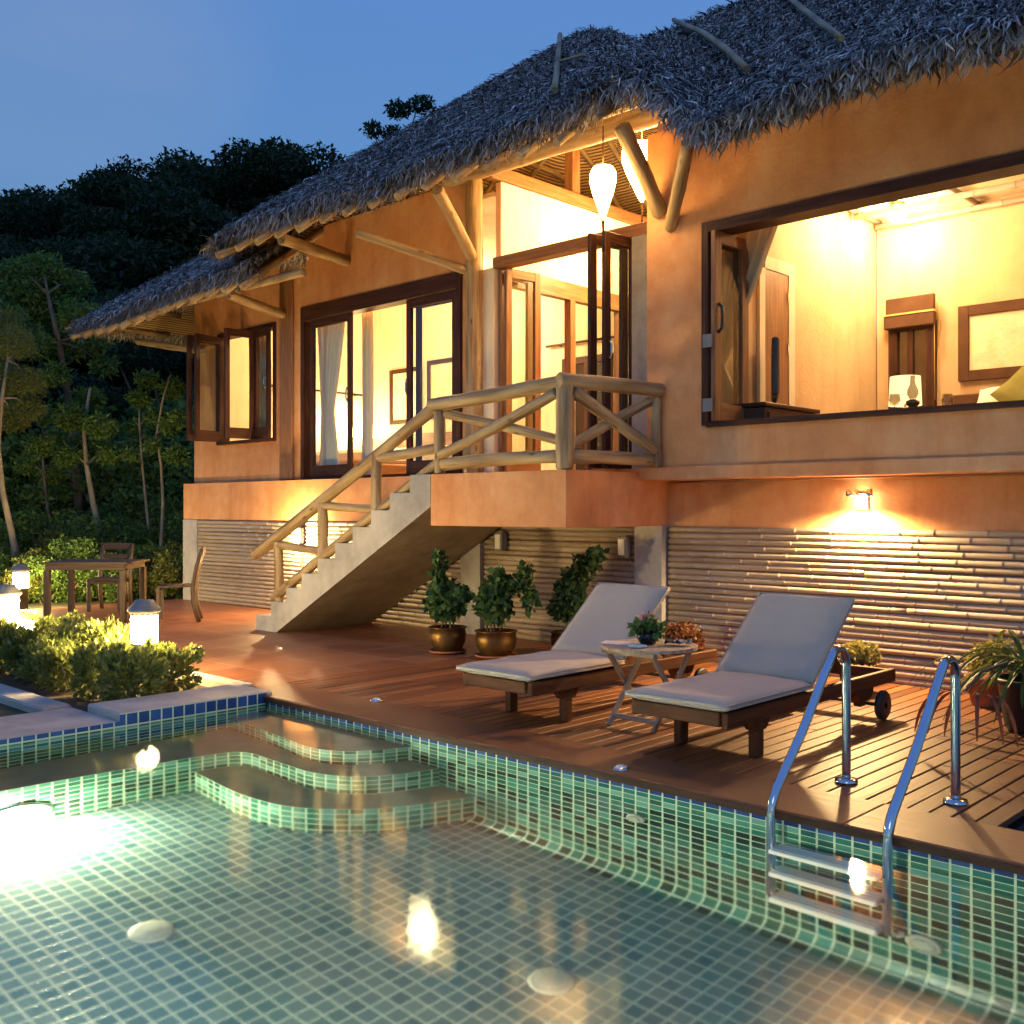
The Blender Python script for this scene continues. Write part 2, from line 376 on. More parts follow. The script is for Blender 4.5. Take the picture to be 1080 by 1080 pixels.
def terrace_mat():
    m, t, p, out = new_mat('terracotta_paving')
    tcn = t.nodes.new('ShaderNodeTexCoord')
    br = t.nodes.new('ShaderNodeTexBrick'); br.offset = 0; br.squash = 1
    br.inputs['Scale'].default_value = 1; br.inputs['Brick Width'].default_value = 0.6; br.inputs['Row Height'].default_value = 0.6
    br.inputs['Mortar Size'].default_value = 0.010; br.inputs['Mortar Smooth'].default_value = 0.3
    br.inputs['Color1'].default_value = (0, 0, 0, 1); br.inputs['Color2'].default_value = (1, 1, 1, 1); br.inputs['Mortar'].default_value = (0.5, 0.5, 0.5, 1)
    t.links.new(tcn.outputs['Object'], br.inputs['Vector'])
    n = t.nodes.new('ShaderNodeTexNoise'); n.inputs['Scale'].default_value = 2.4; n.inputs['Detail'].default_value = 8; n.inputs['Roughness'].default_value = 0.65
    t.links.new(tcn.outputs['Object'], n.inputs['Vector'])
    mxn = t.nodes.new('ShaderNodeMixRGB'); mxn.inputs['Fac'].default_value = 0.72
    t.links.new(br.outputs['Color'], mxn.inputs['Color1']); t.links.new(n.outputs['Fac'], mxn.inputs['Color2'])
    r = ramp(t, [(0.2, (0.15, 0.045, 0.02)), (0.5, (0.25, 0.085, 0.036)), (0.8, (0.34, 0.14, 0.065))])
    t.links.new(mxn.outputs['Color'], r.inputs['Fac'])
    m2 = t.nodes.new('ShaderNodeMixRGB'); m2.inputs['Color2'].default_value = (0.34, 0.20, 0.13, 1)
    t.links.new(br.outputs['Fac'], m2.inputs['Fac']); t.links.new(r.outputs['Color'], m2.inputs['Color1'])
    t.links.new(m2.outputs['Color'], p.inputs['Base Color'])
    mr = t.nodes.new('ShaderNodeMapRange'); mr.inputs['To Min'].default_value = 0.32; mr.inputs['To Max'].default_value = 0.58
    t.links.new(n.outputs['Fac'], mr.inputs['Value']); t.links.new(mr.outputs['Result'], p.inputs['Roughness'])
    b1 = t.nodes.new('ShaderNodeBump'); b1.inputs['Strength'].default_value = 0.1; b1.inputs['Distance'].default_value = 0.01
    t.links.new(n.outputs['Fac'], b1.inputs['Height']); t.links.new(b1.outputs['Normal'], p.inputs['Normal'])
    return m
M['terrace'] = terrace_mat()

TILE = 0.082
def pool_tile_mat(name, wall):
    m, t, p, out = new_mat(name)
    at = t.nodes.new('ShaderNodeAttribute'); at.attribute_name = 'tuv'
    br = t.nodes.new('ShaderNodeTexBrick'); br.offset = 0; br.squash = 1
    br.inputs['Scale'].default_value = 1; br.inputs['Brick Width'].default_value = TILE; br.inputs['Row Height'].default_value = TILE
    br.inputs['Mortar Size'].default_value = 0.0055; br.inputs['Mortar Smooth'].default_value = 0.15
    t.links.new(at.outputs['Vector'], br.inputs['Vector'])
    # one random number per tile
    dv = t.nodes.new('ShaderNodeVectorMath'); dv.operation = 'SCALE'; dv.inputs['Scale'].default_value = 1 / TILE
    fl = t.nodes.new('ShaderNodeVectorMath'); fl.operation = 'FLOOR'
    wn = t.nodes.new('ShaderNodeTexWhiteNoise'); wn.noise_dimensions = '3D'
    t.links.new(at.outputs['Vector'], dv.inputs[0]); t.links.new(dv.outputs['Vector'], fl.inputs[0]); t.links.new(fl.outputs['Vector'], wn.inputs['Vector'])
    if wall:
        r = ramp(t, [(0.0, (0.012, 0.10, 0.075)), (0.25, (0.02, 0.16, 0.12)), (0.55, (0.055, 0.225, 0.18)), (0.8, (0.115, 0.33, 0.275)), (1.0, (0.025, 0.14, 0.13))])
        r.color_ramp.interpolation = 'CONSTANT'
    else:
        r = ramp(t, [(0.0, (0.06, 0.145, 0.17)), (0.5, (0.095, 0.19, 0.205)), (1.0, (0.14, 0.235, 0.23))])
    t.links.new(wn.outputs['Value'], r.inputs['Fac'])
    src = r.outputs['Color']
    if wall:
        sp = t.nodes.new('ShaderNodeSeparateXYZ'); t.links.new(at.outputs['Vector'], sp.inputs['Vector'])
        gt = t.nodes.new('ShaderNodeMath'); gt.operation = 'GREATER_THAN'; gt.inputs[1].default_value = 0.0
        t.links.new(sp.outputs['Y'], gt.inputs[0])
        rb = ramp(t, [(0.0, (0.01, 0.045, 0.20)), (1.0, (0.03, 0.10, 0.33))])
        t.links.new(wn.outputs['Value'], rb.inputs['Fac'])
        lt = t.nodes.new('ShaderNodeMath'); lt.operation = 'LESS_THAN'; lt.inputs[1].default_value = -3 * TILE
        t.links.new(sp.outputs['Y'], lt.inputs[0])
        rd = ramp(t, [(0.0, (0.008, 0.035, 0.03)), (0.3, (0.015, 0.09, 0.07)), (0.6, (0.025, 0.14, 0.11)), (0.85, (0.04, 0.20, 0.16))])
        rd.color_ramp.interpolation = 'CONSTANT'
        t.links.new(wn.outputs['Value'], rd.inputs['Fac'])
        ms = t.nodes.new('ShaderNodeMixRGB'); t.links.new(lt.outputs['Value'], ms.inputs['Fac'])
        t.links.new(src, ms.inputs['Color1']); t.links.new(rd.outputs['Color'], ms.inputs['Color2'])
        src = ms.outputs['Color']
        mb = t.nodes.new('ShaderNodeMixRGB'); t.links.new(gt.outputs['Value'], mb.inputs['Fac'])
        t.links.new(src, mb.inputs['Color1']); t.links.new(rb.outputs['Color'], mb.inputs['Color2'])
        src = mb.outputs['Color']
    mg = t.nodes.new('ShaderNodeMixRGB'); mg.inputs['Color2'].default_value = (0.50, 0.62, 0.46, 1) if wall else (0.40, 0.50, 0.42, 1)
    t.links.new(br.outputs['Fac'], mg.inputs['Fac']); t.links.new(src, mg.inputs['Color1'])
    t.links.new(mg.outputs['Color'], p.inputs['Base Color'])
    p.inputs['Roughness'].default_value = 0.25
    b1 = t.nodes.new('ShaderNodeBump'); b1.inputs['Strength'].default_value = 0.4; b1.inputs['Distance'].default_value = 0.003; b1.invert = True
    t.links.new(br.outputs['Fac'], b1.inputs['Height']); t.links.new(b1.outputs['Normal'], p.inputs['Normal'])
    return m
M['tile_wall'] = pool_tile_mat('pool_wall_tiles', True)
M['tile_floor'] = pool_tile_mat('pool_floor_tiles', False)
M['tread'] = noise_mat('washed_pool_plaster', [(0.3, (0.36, 0.28, 0.15)), (0.7, (0.47, 0.38, 0.22))], scale=6, rough=0.7, bump=0.2, bscale=50)
def water_mat():
    m, t, p, out = new_mat('still_pool_water')
    t.nodes.remove(p)
    g = t.nodes.new('ShaderNodeBsdfGlass'); g.inputs['IOR'].default_value = 1.33; g.inputs['Roughness'].default_value = 0.0
    g.inputs['Color'].default_value = (0.93, 0.99, 0.97, 1)
    tcn = t.nodes.new('ShaderNodeTexCoord')
    n = t.nodes.new('ShaderNodeTexNoise'); n.inputs['Scale'].default_value = 2.2; n.inputs['Detail'].default_value = 1
    t.links.new(tcn.outputs['Object'], n.inputs['Vector'])
    b1 = t.nodes.new('ShaderNodeBump'); b1.inputs['Strength'].default_value = 0.02; b1.inputs['Distance'].default_value = 0.05
    t.links.new(n.outputs['Fac'], b1.inputs['Height'])
    n2 = t.nodes.new('ShaderNodeTexNoise'); n2.inputs['Scale'].default_value = 260; n2.inputs['Detail'].default_value = 1
    t.links.new(tcn.outputs['Object'], n2.inputs['Vector'])
    b2 = t.nodes.new('ShaderNodeBump'); b2.inputs['Strength'].default_value = 0.5; b2.inputs['Distance'].default_value = 0.00014
    t.links.new(n2.outputs['Fac'], b2.inputs['Height']); t.links.new(b1.outputs['Normal'], b2.inputs['Normal'])
    t.links.new(b2.outputs['Normal'], g.inputs['Normal'])
    t.links.new(g.outputs['BSDF'], out.inputs['Surface'])
    return m
M['water'] = water_mat()

# ------------------------------------------------------------------ mesh helpers
def tag(o, label=None, cat=None, group=None, kind=None):
    if label: o['label'] = label
    if cat: o['category'] = cat
    if group: o['group'] = group
    if kind: o['kind'] = kind
    return o
def empty(name, loc=(0, 0, 0), rz=0.0, label=None, cat=None, group=None):
    o = bpy.data.objects.new(name, None)
    C.objects.link(o)
    o.location = loc
    o.rotation_euler = (0, 0, rz)
    o.empty_display_size = 0.2
    return tag(o, label, cat, group)
def np_obj(name, V, F, mat, parent=None, loc=None, rnd=None, tuv=None, smooth=False):
    me = bpy.data.meshes.new(name)
    V = np.asarray(V, np.float32).reshape(-1, 3)
    if isinstance(F, np.ndarray) and F.ndim == 2:
        k = F.shape[1]; n = F.shape[0]
        me.vertices.add(len(V)); me.vertices.foreach_set('co', V.ravel())
        me.loops.add(n * k); me.loops.foreach_set('vertex_index', F.astype(np.int32).ravel())
        me.polygons.add(n); me.polygons.foreach_set('loop_start', np.arange(0, n * k, k, dtype=np.int32))
        try:
            me.polygons.foreach_set('loop_total', np.full(n, k, np.int32))
        except Exception:
            pass
        me.update(calc_edges=True)
    else:
        me.from_pydata([tuple(v) for v in V], [], F)
    if smooth:
        me.polygons.foreach_set('use_smooth', np.ones(len(me.polygons), bool))
    for nm, arr, ty, key in (('loc', loc, 'FLOAT_VECTOR', 'vector'), ('rnd', rnd, 'FLOAT', 'value'), ('tuv', tuv, 'FLOAT_VECTOR', 'vector')):
        if arr is not None:
            a = me.attributes.new(nm, ty, 'POINT'); a.data.foreach_set(key, np.asarray(arr, np.float32).ravel())
    if mat: me.materials.append(mat)
    o = bpy.data.objects.new(name, me)
    C.objects.link(o)
    if parent is not None: o.parent = parent
    return o

class MB:
    def __init__(s):
        s.v = []; s.f = []; s.l = []; s.r = []; s.sm = []
    def add(s, vs_, fs, ls=None, rnd=None, smooth=False):
        n = len(s.v); off = [random.uniform(0, 50) for _ in range(3)]
        rv = random.random() if rnd is None else rnd
        ls = ls or vs_
        for v, q in zip(vs_, ls):
            s.v.append(tuple(v)); s.l.append((q[0] + off[0], q[1] + off[1], q[2] + off[2])); s.r.append(rv)
        for f in fs:
            s.f.append(tuple(i + n for i in f)); s.sm.append(smooth)
        return s
    def box(s, lo, hi, bev=0.0, mtx=None, rnd=None):
        x0, y0, z0 = lo; x1, y1, z1 = hi
        d = [x1 - x0, y1 - y0, z1 - z0]
        ax = d.index(max(d))
        if bev <= 0 or min(d) < 2.2 * bev:
            P = [(x0, y0, z0), (x1, y0, z0), (x1, y1, z0), (x0, y1, z0), (x0, y0, z1), (x1, y0, z1), (x1, y1, z1), (x0, y1, z1)]
            Fs = [(0, 3, 2, 1), (4, 5, 6, 7), (0, 1, 5, 4), (1, 2, 6, 5), (2, 3, 7, 6), (3, 0, 4, 7)]
        else:
            b = bev; P = []; idx = {}
            for i, cx in enumerate((x0, x1)):
                for j, cyy in enumerate((y0, y1)):
                    for k, cz in enumerate((z0, z1)):
                        sx = b if i == 0 else -b; sy = b if j == 0 else -b; sz = b if k == 0 else -b
                        idx[(i, j, k, 'x')] = len(P); P.append((cx, cyy + sy, cz + sz))
                        idx[(i, j, k, 'y')] = len(P); P.append((cx + sx, cyy, cz + sz))
                        idx[(i, j, k, 'z')] = len(P); P.append((cx + sx, cyy + sy, cz))
            Fs = []
            I = lambda i, j, k, a: idx[(i, j, k, a)]
            Fs += [(I(0, 0, 0, 'x'), I(0, 0, 1, 'x'), I(0, 1, 1, 'x'), I(0, 1, 0, 'x')), (I(1, 0, 0, 'x'), I(1, 1, 0, 'x'), I(1, 1, 1, 'x'), I(1, 0, 1, 'x'))]
            Fs += [(I(0, 0, 0, 'y'), I(1, 0, 0, 'y'), I(1, 0, 1, 'y'), I(0, 0, 1, 'y')), (I(0, 1, 0, 'y'), I(0, 1, 1, 'y'), I(1, 1, 1, 'y'), I(1, 1, 0, 'y'))]
            Fs += [(I(0, 0, 0, 'z'), I(0, 1, 0, 'z'), I(1, 1, 0, 'z'), I(1, 0, 0, 'z')), (I(0, 0, 1, 'z'), I(1, 0, 1, 'z'), I(1, 1, 1, 'z'), I(0, 1, 1, 'z'))]
            for i in (0, 1):
                for j in (0, 1):
                    q = (I(i, j, 0, 'x'), I(i, j, 0, 'y'), I(i, j, 1, 'y'), I(i, j, 1, 'x')); Fs.append(q if (i + j) % 2 == 0 else q[::-1])
            for i in (0, 1):
                for k in (0, 1):
                    q = (I(i, 0, k, 'x'), I(i, 1, k, 'x'), I(i, 1, k, 'z'), I(i, 0, k, 'z')); Fs.append(q if (i + k) % 2 == 0 else q[::-1])
            for j in (0, 1):
                for k in (0, 1):
                    q = (I(0, j, k, 'y'), I(0, j, k, 'z'), I(1, j, k, 'z'), I(1, j, k, 'y')); Fs.append(q if (j + k) % 2 == 0 else q[::-1])
            for i in (0, 1):
                for j in (0, 1):
                    for k in (0, 1):
                        q = (I(i, j, k, 'x'), I(i, j, k, 'z'), I(i, j, k, 'y')); Fs.append(q if (i + j + k) % 2 == 0 else q[::-1])
        def lc(p):
            if ax == 0: return (p[1], p[2], p[0])
            if ax == 1: return (p[2], p[0], p[1])
            return p
        ls = [lc(p) for p in P]
        if mtx is not None: P = [tuple(mtx @ Vector(p)) for p in P]
        return s.add(P, Fs, ls, rnd)
    def bar(s, p0, p1, wx, wy, bev=0.0, up=(0, 0, 1), rnd=None):
        """rectangular bar from p0 to p1"""
        p0 = Vector(p0); p1 = Vector(p1); z = (p1 - p0); L = z.length; z.normalize()
        u = Vector(up)
        if abs(z.dot(u)) > 0.98: u = Vector((1, 0, 0))
        x = u.cross(z).normalized(); y = z.cross(x)
        m = Matrix(((x.x, y.x, z.x, p0.x), (x.y, y.y, z.y, p0.y), (x.z, y.z, z.z, p0.z), (0, 0, 0, 1)))
        return s.box((-wx / 2, -wy / 2, 0), (wx / 2, wy / 2, L), bev, m, rnd)
    def tube(s, pts, rad, n=12, cap=True, wob=0.0, rnd=None, smooth=True):
        pts = [Vector(p) for p in pts]
        if not isinstance(rad, (list, tuple)): rad = [rad] * len(pts)
        vs_ = []; ls = []; fs = []
        prev = None; L = 0
        for k, p in enumerate(pts):
            t = (pts[min(k + 1, len(pts) - 1)] - pts[max(k - 1, 0)]).normalized()
            if prev is None:
                u = Vector((0, 0, 1)) if abs(t.z) < 0.9 else Vector((1, 0, 0))
                x = u.cross(t).normalized()
            else:
                x = (prev - t * prev.dot(t)).normalized()
            y = t.cross(x); prev = x
            if k: L += (p - pts[k - 1]).length
            for j in range(n):
                a = 2 * math.pi * j / n
                r = rad[k] * (1 + random.uniform(-wob, wob))
                c, q = math.cos(a), math.sin(a)
                vs_.append(p + x * (c * r) + y * (q * r)); ls.append((c * rad[k], q * rad[k], L))
        for k in range(len(pts) - 1):
            for j in range(n):
                a = k * n + j; b = k * n + (j + 1) % n
                fs.append((a, b, b + n, a + n))
        s.add(vs_, fs, ls, rnd, smooth)
        if cap:
            n0 = len(s.v) - len(vs_)
            s.f.append(tuple(n0 + j for j in reversed(range(n)))); s.sm.append(False)
            s.f.append(tuple(n0 + (len(pts) - 1) * n + j for j in range(n))); s.sm.append(False)
        return s
    def log(s, p0, p1, r0, r1=None, seg=8, n=12, bend=0.012, wob=0.045, knots=True):
        p0 = Vector(p0); p1 = Vector(p1); r1 = r1 or r0
        b = Vector((random.uniform(-1, 1), random.uniform(-1, 1), random.uniform(-1, 1))) * bend
        pts = []; rr = []
        for k in range(seg + 1):
            t = k / seg
            pts.append(p0.lerp(p1, t) + b * math.sin(math.pi * t))
            rr.append((r0 + (r1 - r0) * t) * (1 + random.uniform(-0.05, 0.05)))
        # slightly rounded ends
        d = (p1 - p0).normalized()
        pts = [pts[0]] + [pts[0] + d * 0.012] + pts[1:-1] + [pts[-1] - d * 0.012] + [pts[-1]]
        rr = [rr[0] * 0.86] + [rr[0]] + rr[1:-1] + [rr[-1]] + [rr[-1] * 0.86]
        return s.tube(pts, rr, n, True, wob)
    def bamboo(s, p0, p1, r, node=0.28, n=8, bend=0.01, rnd=None):
        p0 = Vector(p0); p1 = Vector(p1); L = (p1 - p0).length; d = (p1 - p0) / L
        b = Vector((random.uniform(-1, 1), random.uniform(-1, 1), random.uniform(-1, 1))) * bend
        ts = [0.0]; x = random.uniform(0.05, node); rs = [r]
        while x < L - 0.03:
            for dx, q in ((-0.012, 0.97), (-0.003, 1.12), (0.004, 0.90), (0.014, 1.0)):
                if 0 < x + dx < L: ts.append(x + dx); rs.append(r * q)
            x += node * random.uniform(0.8, 1.2)
        ts.append(L); rs.append(r * 0.98)
        pts = [p0 + d * t + b * math.sin(math.pi * t / L) for t in ts]
        return s.tube(pts, rs, n, True, 0.0, rnd)
    def lathe(s, prof, c=(0, 0, 0), n=24, smooth=True, squash=1.0):
        vs_ = []; fs = []
        for r, z in prof:
            for j in range(n):
                a = 2 * math.pi * j / n
                vs_.append((c[0] + r * math.cos(a), c[1] + r * math.sin(a) * squash, c[2] + z))
        for k in range(len(prof) - 1):
            for j in range(n):
                a = k * n + j; b = k * n + (j + 1) % n
                fs.append((a, b, b + n, a + n))
        return s.add(vs_, fs, None, None, smooth)
    def disc(s, c, r, n=24, flip=False):
        vs_ = [(c[0] + r * math.cos(2 * math.pi * j / n), c[1] + r * math.sin(2 * math.pi * j / n), c[2]) for j in range(n)]
        f = tuple(range(n))
        return s.add(vs_, [f[::-1] if flip else f])
    def poly_extrude(s, poly, axis, a, b):
        """2-D polygon extruded along axis ('x' 'y' 'z')"""
        n = len(poly)
        def pt(p, t):
            if axis == 'y': return (p[0], t, p[1])
            if axis == 'x': return (t, p[0], p[1])
            return (p[0], p[1], t)
        vs_ = [pt(p, a) for p in poly] + [pt(p, b) for p in poly]
        fs = [tuple(range(n))[::-1], tuple(range(n, 2 * n))] + [(k, (k + 1) % n, (k + 1) % n + n, k + n) for k in range(n)]
        return s.add(vs_, fs)
    def build(s, name, mat, parent=None, fix=True):
        o = np_obj(name, s.v, s.f, mat, parent, loc=s.l, rnd=s.r)
        if any(s.sm):
            o.data.polygons.foreach_set('use_smooth', np.array(s.sm, bool))
        if fix:
            import bmesh
            bm = bmesh.new(); bm.from_mesh(o.data); bmesh.ops.recalc_face_normals(bm, faces=bm.faces[:]); bm.to_mesh(o.data); bm.free()
        return o
def copy_thing(root, loc, rz=0.0, scale=None, label=None, group=None):
    r = root.copy(); C.objects.link(r); r.location = loc; r.rotation_euler = (0, 0, rz)
    if scale is not None: r.scale = scale if not isinstance(scale, (int, float)) else (scale,) * 3
    if label: r['label'] = label
    if group: r['group'] = group
    for ch in list(root.children):
        c = ch.copy(); C.objects.link(c); c.parent = r
        for g in ch.children:
            d = g.copy(); C.objects.link(d); d.parent = c
    return r

def leaves(P, size, flat=0.3, aspect=0.5, droop=0.0, dirs=None):
    """kite shaped leaves at the points P -> V, F, rnd"""
    n = len(P)
    d = rng.normal(size=(n, 3)) if dirs is None else dirs + rng.normal(size=(n, 3)) * 0.35
    d[:, 2] -= droop
    d /= np.linalg.norm(d, axis=1, keepdims=True) + 1e-9
    q = rng.normal(size=(n, 3)); q[:, 2] *= flat
    x = np.cross(d, q); x /= np.linalg.norm(x, axis=1, keepdims=True) + 1e-9
    nn = np.cross(x, d)
    s = size * rng.uniform(0.45, 1.55, (n, 1))
    a = P; b = P + d * s * 0.45 + x * s * aspect * 0.5 + nn * s * 0.06
    c = P + d * s - nn * s * 0.08; e = P + d * s * 0.45 - x * s * aspect * 0.5 + nn * s * 0.06
    V = np.stack([a, b, c, e], 1).reshape(-1, 3)
    F = np.arange(4 * n, dtype=np.int32).reshape(n, 4)
    rn = np.repeat(np.clip(rng.normal(0.5, 0.22, n), 0, 1), 4)
    return V, F, rn
def blob_points(centres, radii, n):
    """points in the outer part of several ellipsoids, more where the ellipsoid is large"""
    centres = np.asarray(centres, float); radii = np.asarray(radii, float)
    w_ = radii.prod(1) ** (2 / 3); w_ /= w_.sum()
    k = rng.choice(len(centres), n, p=w_)
    d = rng.normal(size=(n, 3)); d /= np.linalg.norm(d, axis=1, keepdims=True)
    r = rng.uniform(0.25, 1.0, (n, 1)) ** 0.5
    return centres[k] + d * r * radii[k]
def join_vf(parts):
    Vs = []; Fs = []; Rs = []; o = 0
    for V, F, r in parts:
        Vs.append(V); Fs.append(F + o); Rs.append(r); o += len(V)
    return np.concatenate(Vs), np.concatenate(Fs), np.concatenate(Rs)

def pt_light(name, loc, power, col=WARM, size=0.05, parent=None, spot=None, rot=None, caustic=False):
    l = bpy.data.lights.new(name, 'SPOT' if spot else 'POINT')
    l.energy = power; l.color = col; l.shadow_soft_size = size
    if spot:
        l.spot_size = spot; l.spot_blend = 0.6
    if caustic: l.cycles.is_caustics_light = True
    o = bpy.data.objects.new(name, l); C.objects.link(o); o.location = loc
    if rot: o.rotation_euler = rot
    if parent is not None: o.parent = parent
    return o

#=====PART2
# ------------------------------------------------------------------ ground, terrace, deck
PX0, PX1, PY0, PY1 = -6.43, 2.6, 0.4, 4.19      # inside of the pool
WZ = -0.065
FLOOR = -1.30
def sheet_with_hole(name, z, outer, hole, mat, kind='structure'):
    (a, b, c, d) = outer; (e, f, g, h) = hole
    V = [(a, c, z), (b, c, z), (b, d, z), (a, d, z), (e, g, z), (f, g, z), (f, h, z), (e, h, z)]
    F = [(0, 1, 5, 4), (1, 2, 6, 5), (2, 3, 7, 6), (3, 0, 4, 7)]
    o = np_obj(name, V, F, mat)
    return tag(o, kind=kind)
M['earth'] = noise_mat('leafy_earth', [(0.3, (0.03, 0.035, 0.014)), (0.55, (0.06, 0.06, 0.025)), (0.75, (0.10, 0.085, 0.045))], scale=3, rough=1.0, bump=0.6)
sheet_with_hole('ground', -0.06, (-400, 400, -400, 400), (-6.8, 6.0, 0.15, 9.0), M['earth'])

def hill_h(x, y):
    d = -0.688 * x + 0.725 * y
    t = np.clip((d - 19) / 40, 0, 1)
    return 11.0 * t * t * (3 - 2 * t) + 0.25 * np.sin(x * 0.7) * np.cos(y * 0.6) * np.clip((d - 19) / 6, 0, 1) - 0.3
gx, gy = np.meshgrid(np.linspace(-95, 60, 90), np.linspace(-20, 130, 90))
Vh = np.stack([gx, gy, hill_h(gx, gy)], -1).reshape(-1, 3)
ii = np.arange(90 * 90).reshape(90, 90)
Fh = np.stack([ii[:-1, :-1], ii[:-1, 1:], ii[1:, 1:], ii[1:, :-1]], -1).reshape(-1, 4)
ch = Vh[Fh].mean(1); Fh = Fh[(-0.688 * ch[:, 0] + 0.725 * ch[:, 1]) > 17.5]
tag(np_obj('hill', Vh, Fh, M['earth'], smooth=True), kind='structure')

b = MB().box((-14.4, 4.36, -0.3), (-6.81, 9.0, 0.0))
tag(b.build('terrace', M['terrace']), kind='structure')
# far bank of the pool, where the photographer stands
b = MB().box((-9.0, -6, -0.3), (6, 0.4, -0.002))
tag(b.build('near_terrace', M['coping']), kind='structure')
b = MB().box((-16.0, -6.0, -0.3), (-9.003, 2.86, -0.19)).box((-9.0, 0.403, -0.3), (-7.16, 2.86, -0.19))
tag(b.build('lower_path', M['coping']), kind='structure')

# deck: boards run towards the house, one long plank along the pool edge
b = MB(); x = -6.80
while x < -1.52:
    wd = min(0.098, -1.49 - x)
    y0 = 4.60
    cuts = [y0] + sorted(random.uniform(y0 + 0.6, 7.4) for _ in range(1)) + [7.86]
    for k in range(len(cuts) - 1):
        b.box((x, cuts[k] + (0.002 if k else 0), -0.032), (x + wd - 0.009, cuts[k + 1], -0.002 + random.uniform(-0.0015, 0.0015)), 0.003, rnd=random.uniform(0.0, 1.0))
    x += 0.098
for k in range(4):
    xa = -6.80 + k * 2.4
    if xa > 2.6: break
    b2 = b
    b2.box((xa + 0.002, 4.165, -0.04), (min(xa + 2.4, 2.6), 4.592, 0.006), 0.006, rnd=random.uniform(0.45, 0.75))
tag(b.build('wooden_deck', M['deck'], fix=False), kind='structure')
tag(MB().box((-6.43, 4.158, -0.036), (2.6, 4.1645, -0.003)).build('deck_edge_shade', M['darkwood']), kind='structure')  # dark strip: the overhang's shade put into the fascia colour
b = MB().box((-6.8, 4.21, -0.5), (2.6, 4.56, -0.045)).box((-6.8, 4.56, -0.5), (-1.52, 8.0, -0.07)).box((-1.52, 4.56, -1.0), (6, 9, -0.75))
tag(b.build('deck_base', M['black']), kind='structure')

# ------------------------------------------------------------------ swimming pool
pool = empty('swimming_pool', (-2, 2.3, 0), 0, 'green tiled swimming pool with still water in front of the wooden deck', 'pool')
def pw(o):
    o.parent = pool; o.matrix_parent_inverse = Matrix.Translation((2, -2.3, 0)); return o
M['drain'] = flat_mat('drain_plastic', (0.42, 0.46, 0.38), 0.5, var=0.04)
# cross-section along the deck side: wall, cove, floor, cove, near wall; v is counted down from the water line
prof = [(PY1, 0.0), (PY1, FLOOR + 0.10)]
for k in range(1, 7):
    a = k / 6 * math.pi / 2
    prof.append((PY1 - 0.10 + 0.10 * math.cos(a), FLOOR + 0.10 - 0.10 * math.sin(a)))
def strip(prof, x0, x1, name, mat, v0=0.0, u0=0.0):
    V = []; T = []; F = []; L = v0
    for k, (y, z) in enumerate(prof):
        if k: L -= math.hypot(y - prof[k - 1][0], z - prof[k - 1][1])
        V += [(x0, y, z), (x1, y, z)]; T += [(x0 + u0, L, 0), (x1 + u0, L, 0)]
    for k in range(len(prof) - 1):
        F.append((2 * k, 2 * k + 2, 2 * k + 3, 2 * k + 1))
    return pw(np_obj(name, V, F, mat, tuv=T))
strip(prof, PX0, PX1, 'pool_wall', M['tile_wall'], v0=0.07)
V = [(PX0, PY0, FLOOR), (PX1, PY0, FLOOR), (PX1, PY1 - 0.098, FLOOR), (PX0, PY1 - 0.098, FLOOR)]
pw(np_obj('pool_floor', V, [(0, 1, 2, 3)], M['tile_floor'], tuv=[(p[0], p[1] - 4.03, 0) for p in V]))
# end wall (blue row on the raised stretch, green rows below)
def wall_x(x, ya, yb, z0, z1, name, mat):
    V = [(x, ya, z0), (x, yb, z0), (x, yb, z1), (x, ya, z1)]
    return pw(np_obj(name, V, [(0, 1, 2, 3)], mat, tuv=[(p[1] - 4.19, p[2] + 0.055, 0) for p in V]))
wall_x(PX0, 3.08, PY1, FLOOR, 0.028, 'pool_wall', M['tile_wall'])
wall_x(PX0, PY0, 3.08, FLOOR, -0.022, 'pool_wall', M['tile_wall'])
V = [(PX0, PY0, FLOOR), (PX0, PY0, 0), (PX1, PY0, 0), (PX1, PY0, FLOOR)]
pw(np_obj('pool_wall', V, [(0, 1, 2, 3)], M['tile_wall'], tuv=[(p[0], p[2] + 0.055, 0) for p in V]))
V = [(PX1, PY1, FLOOR), (PX1, PY1, 0), (PX1, PY0, 0), (PX1, PY0, FLOOR)]
pw(np_obj('pool_wall', V, [(0, 1, 2, 3)], M['tile_wall'], tuv=[(p[1], p[2] + 0.055, 0) for p in V]))
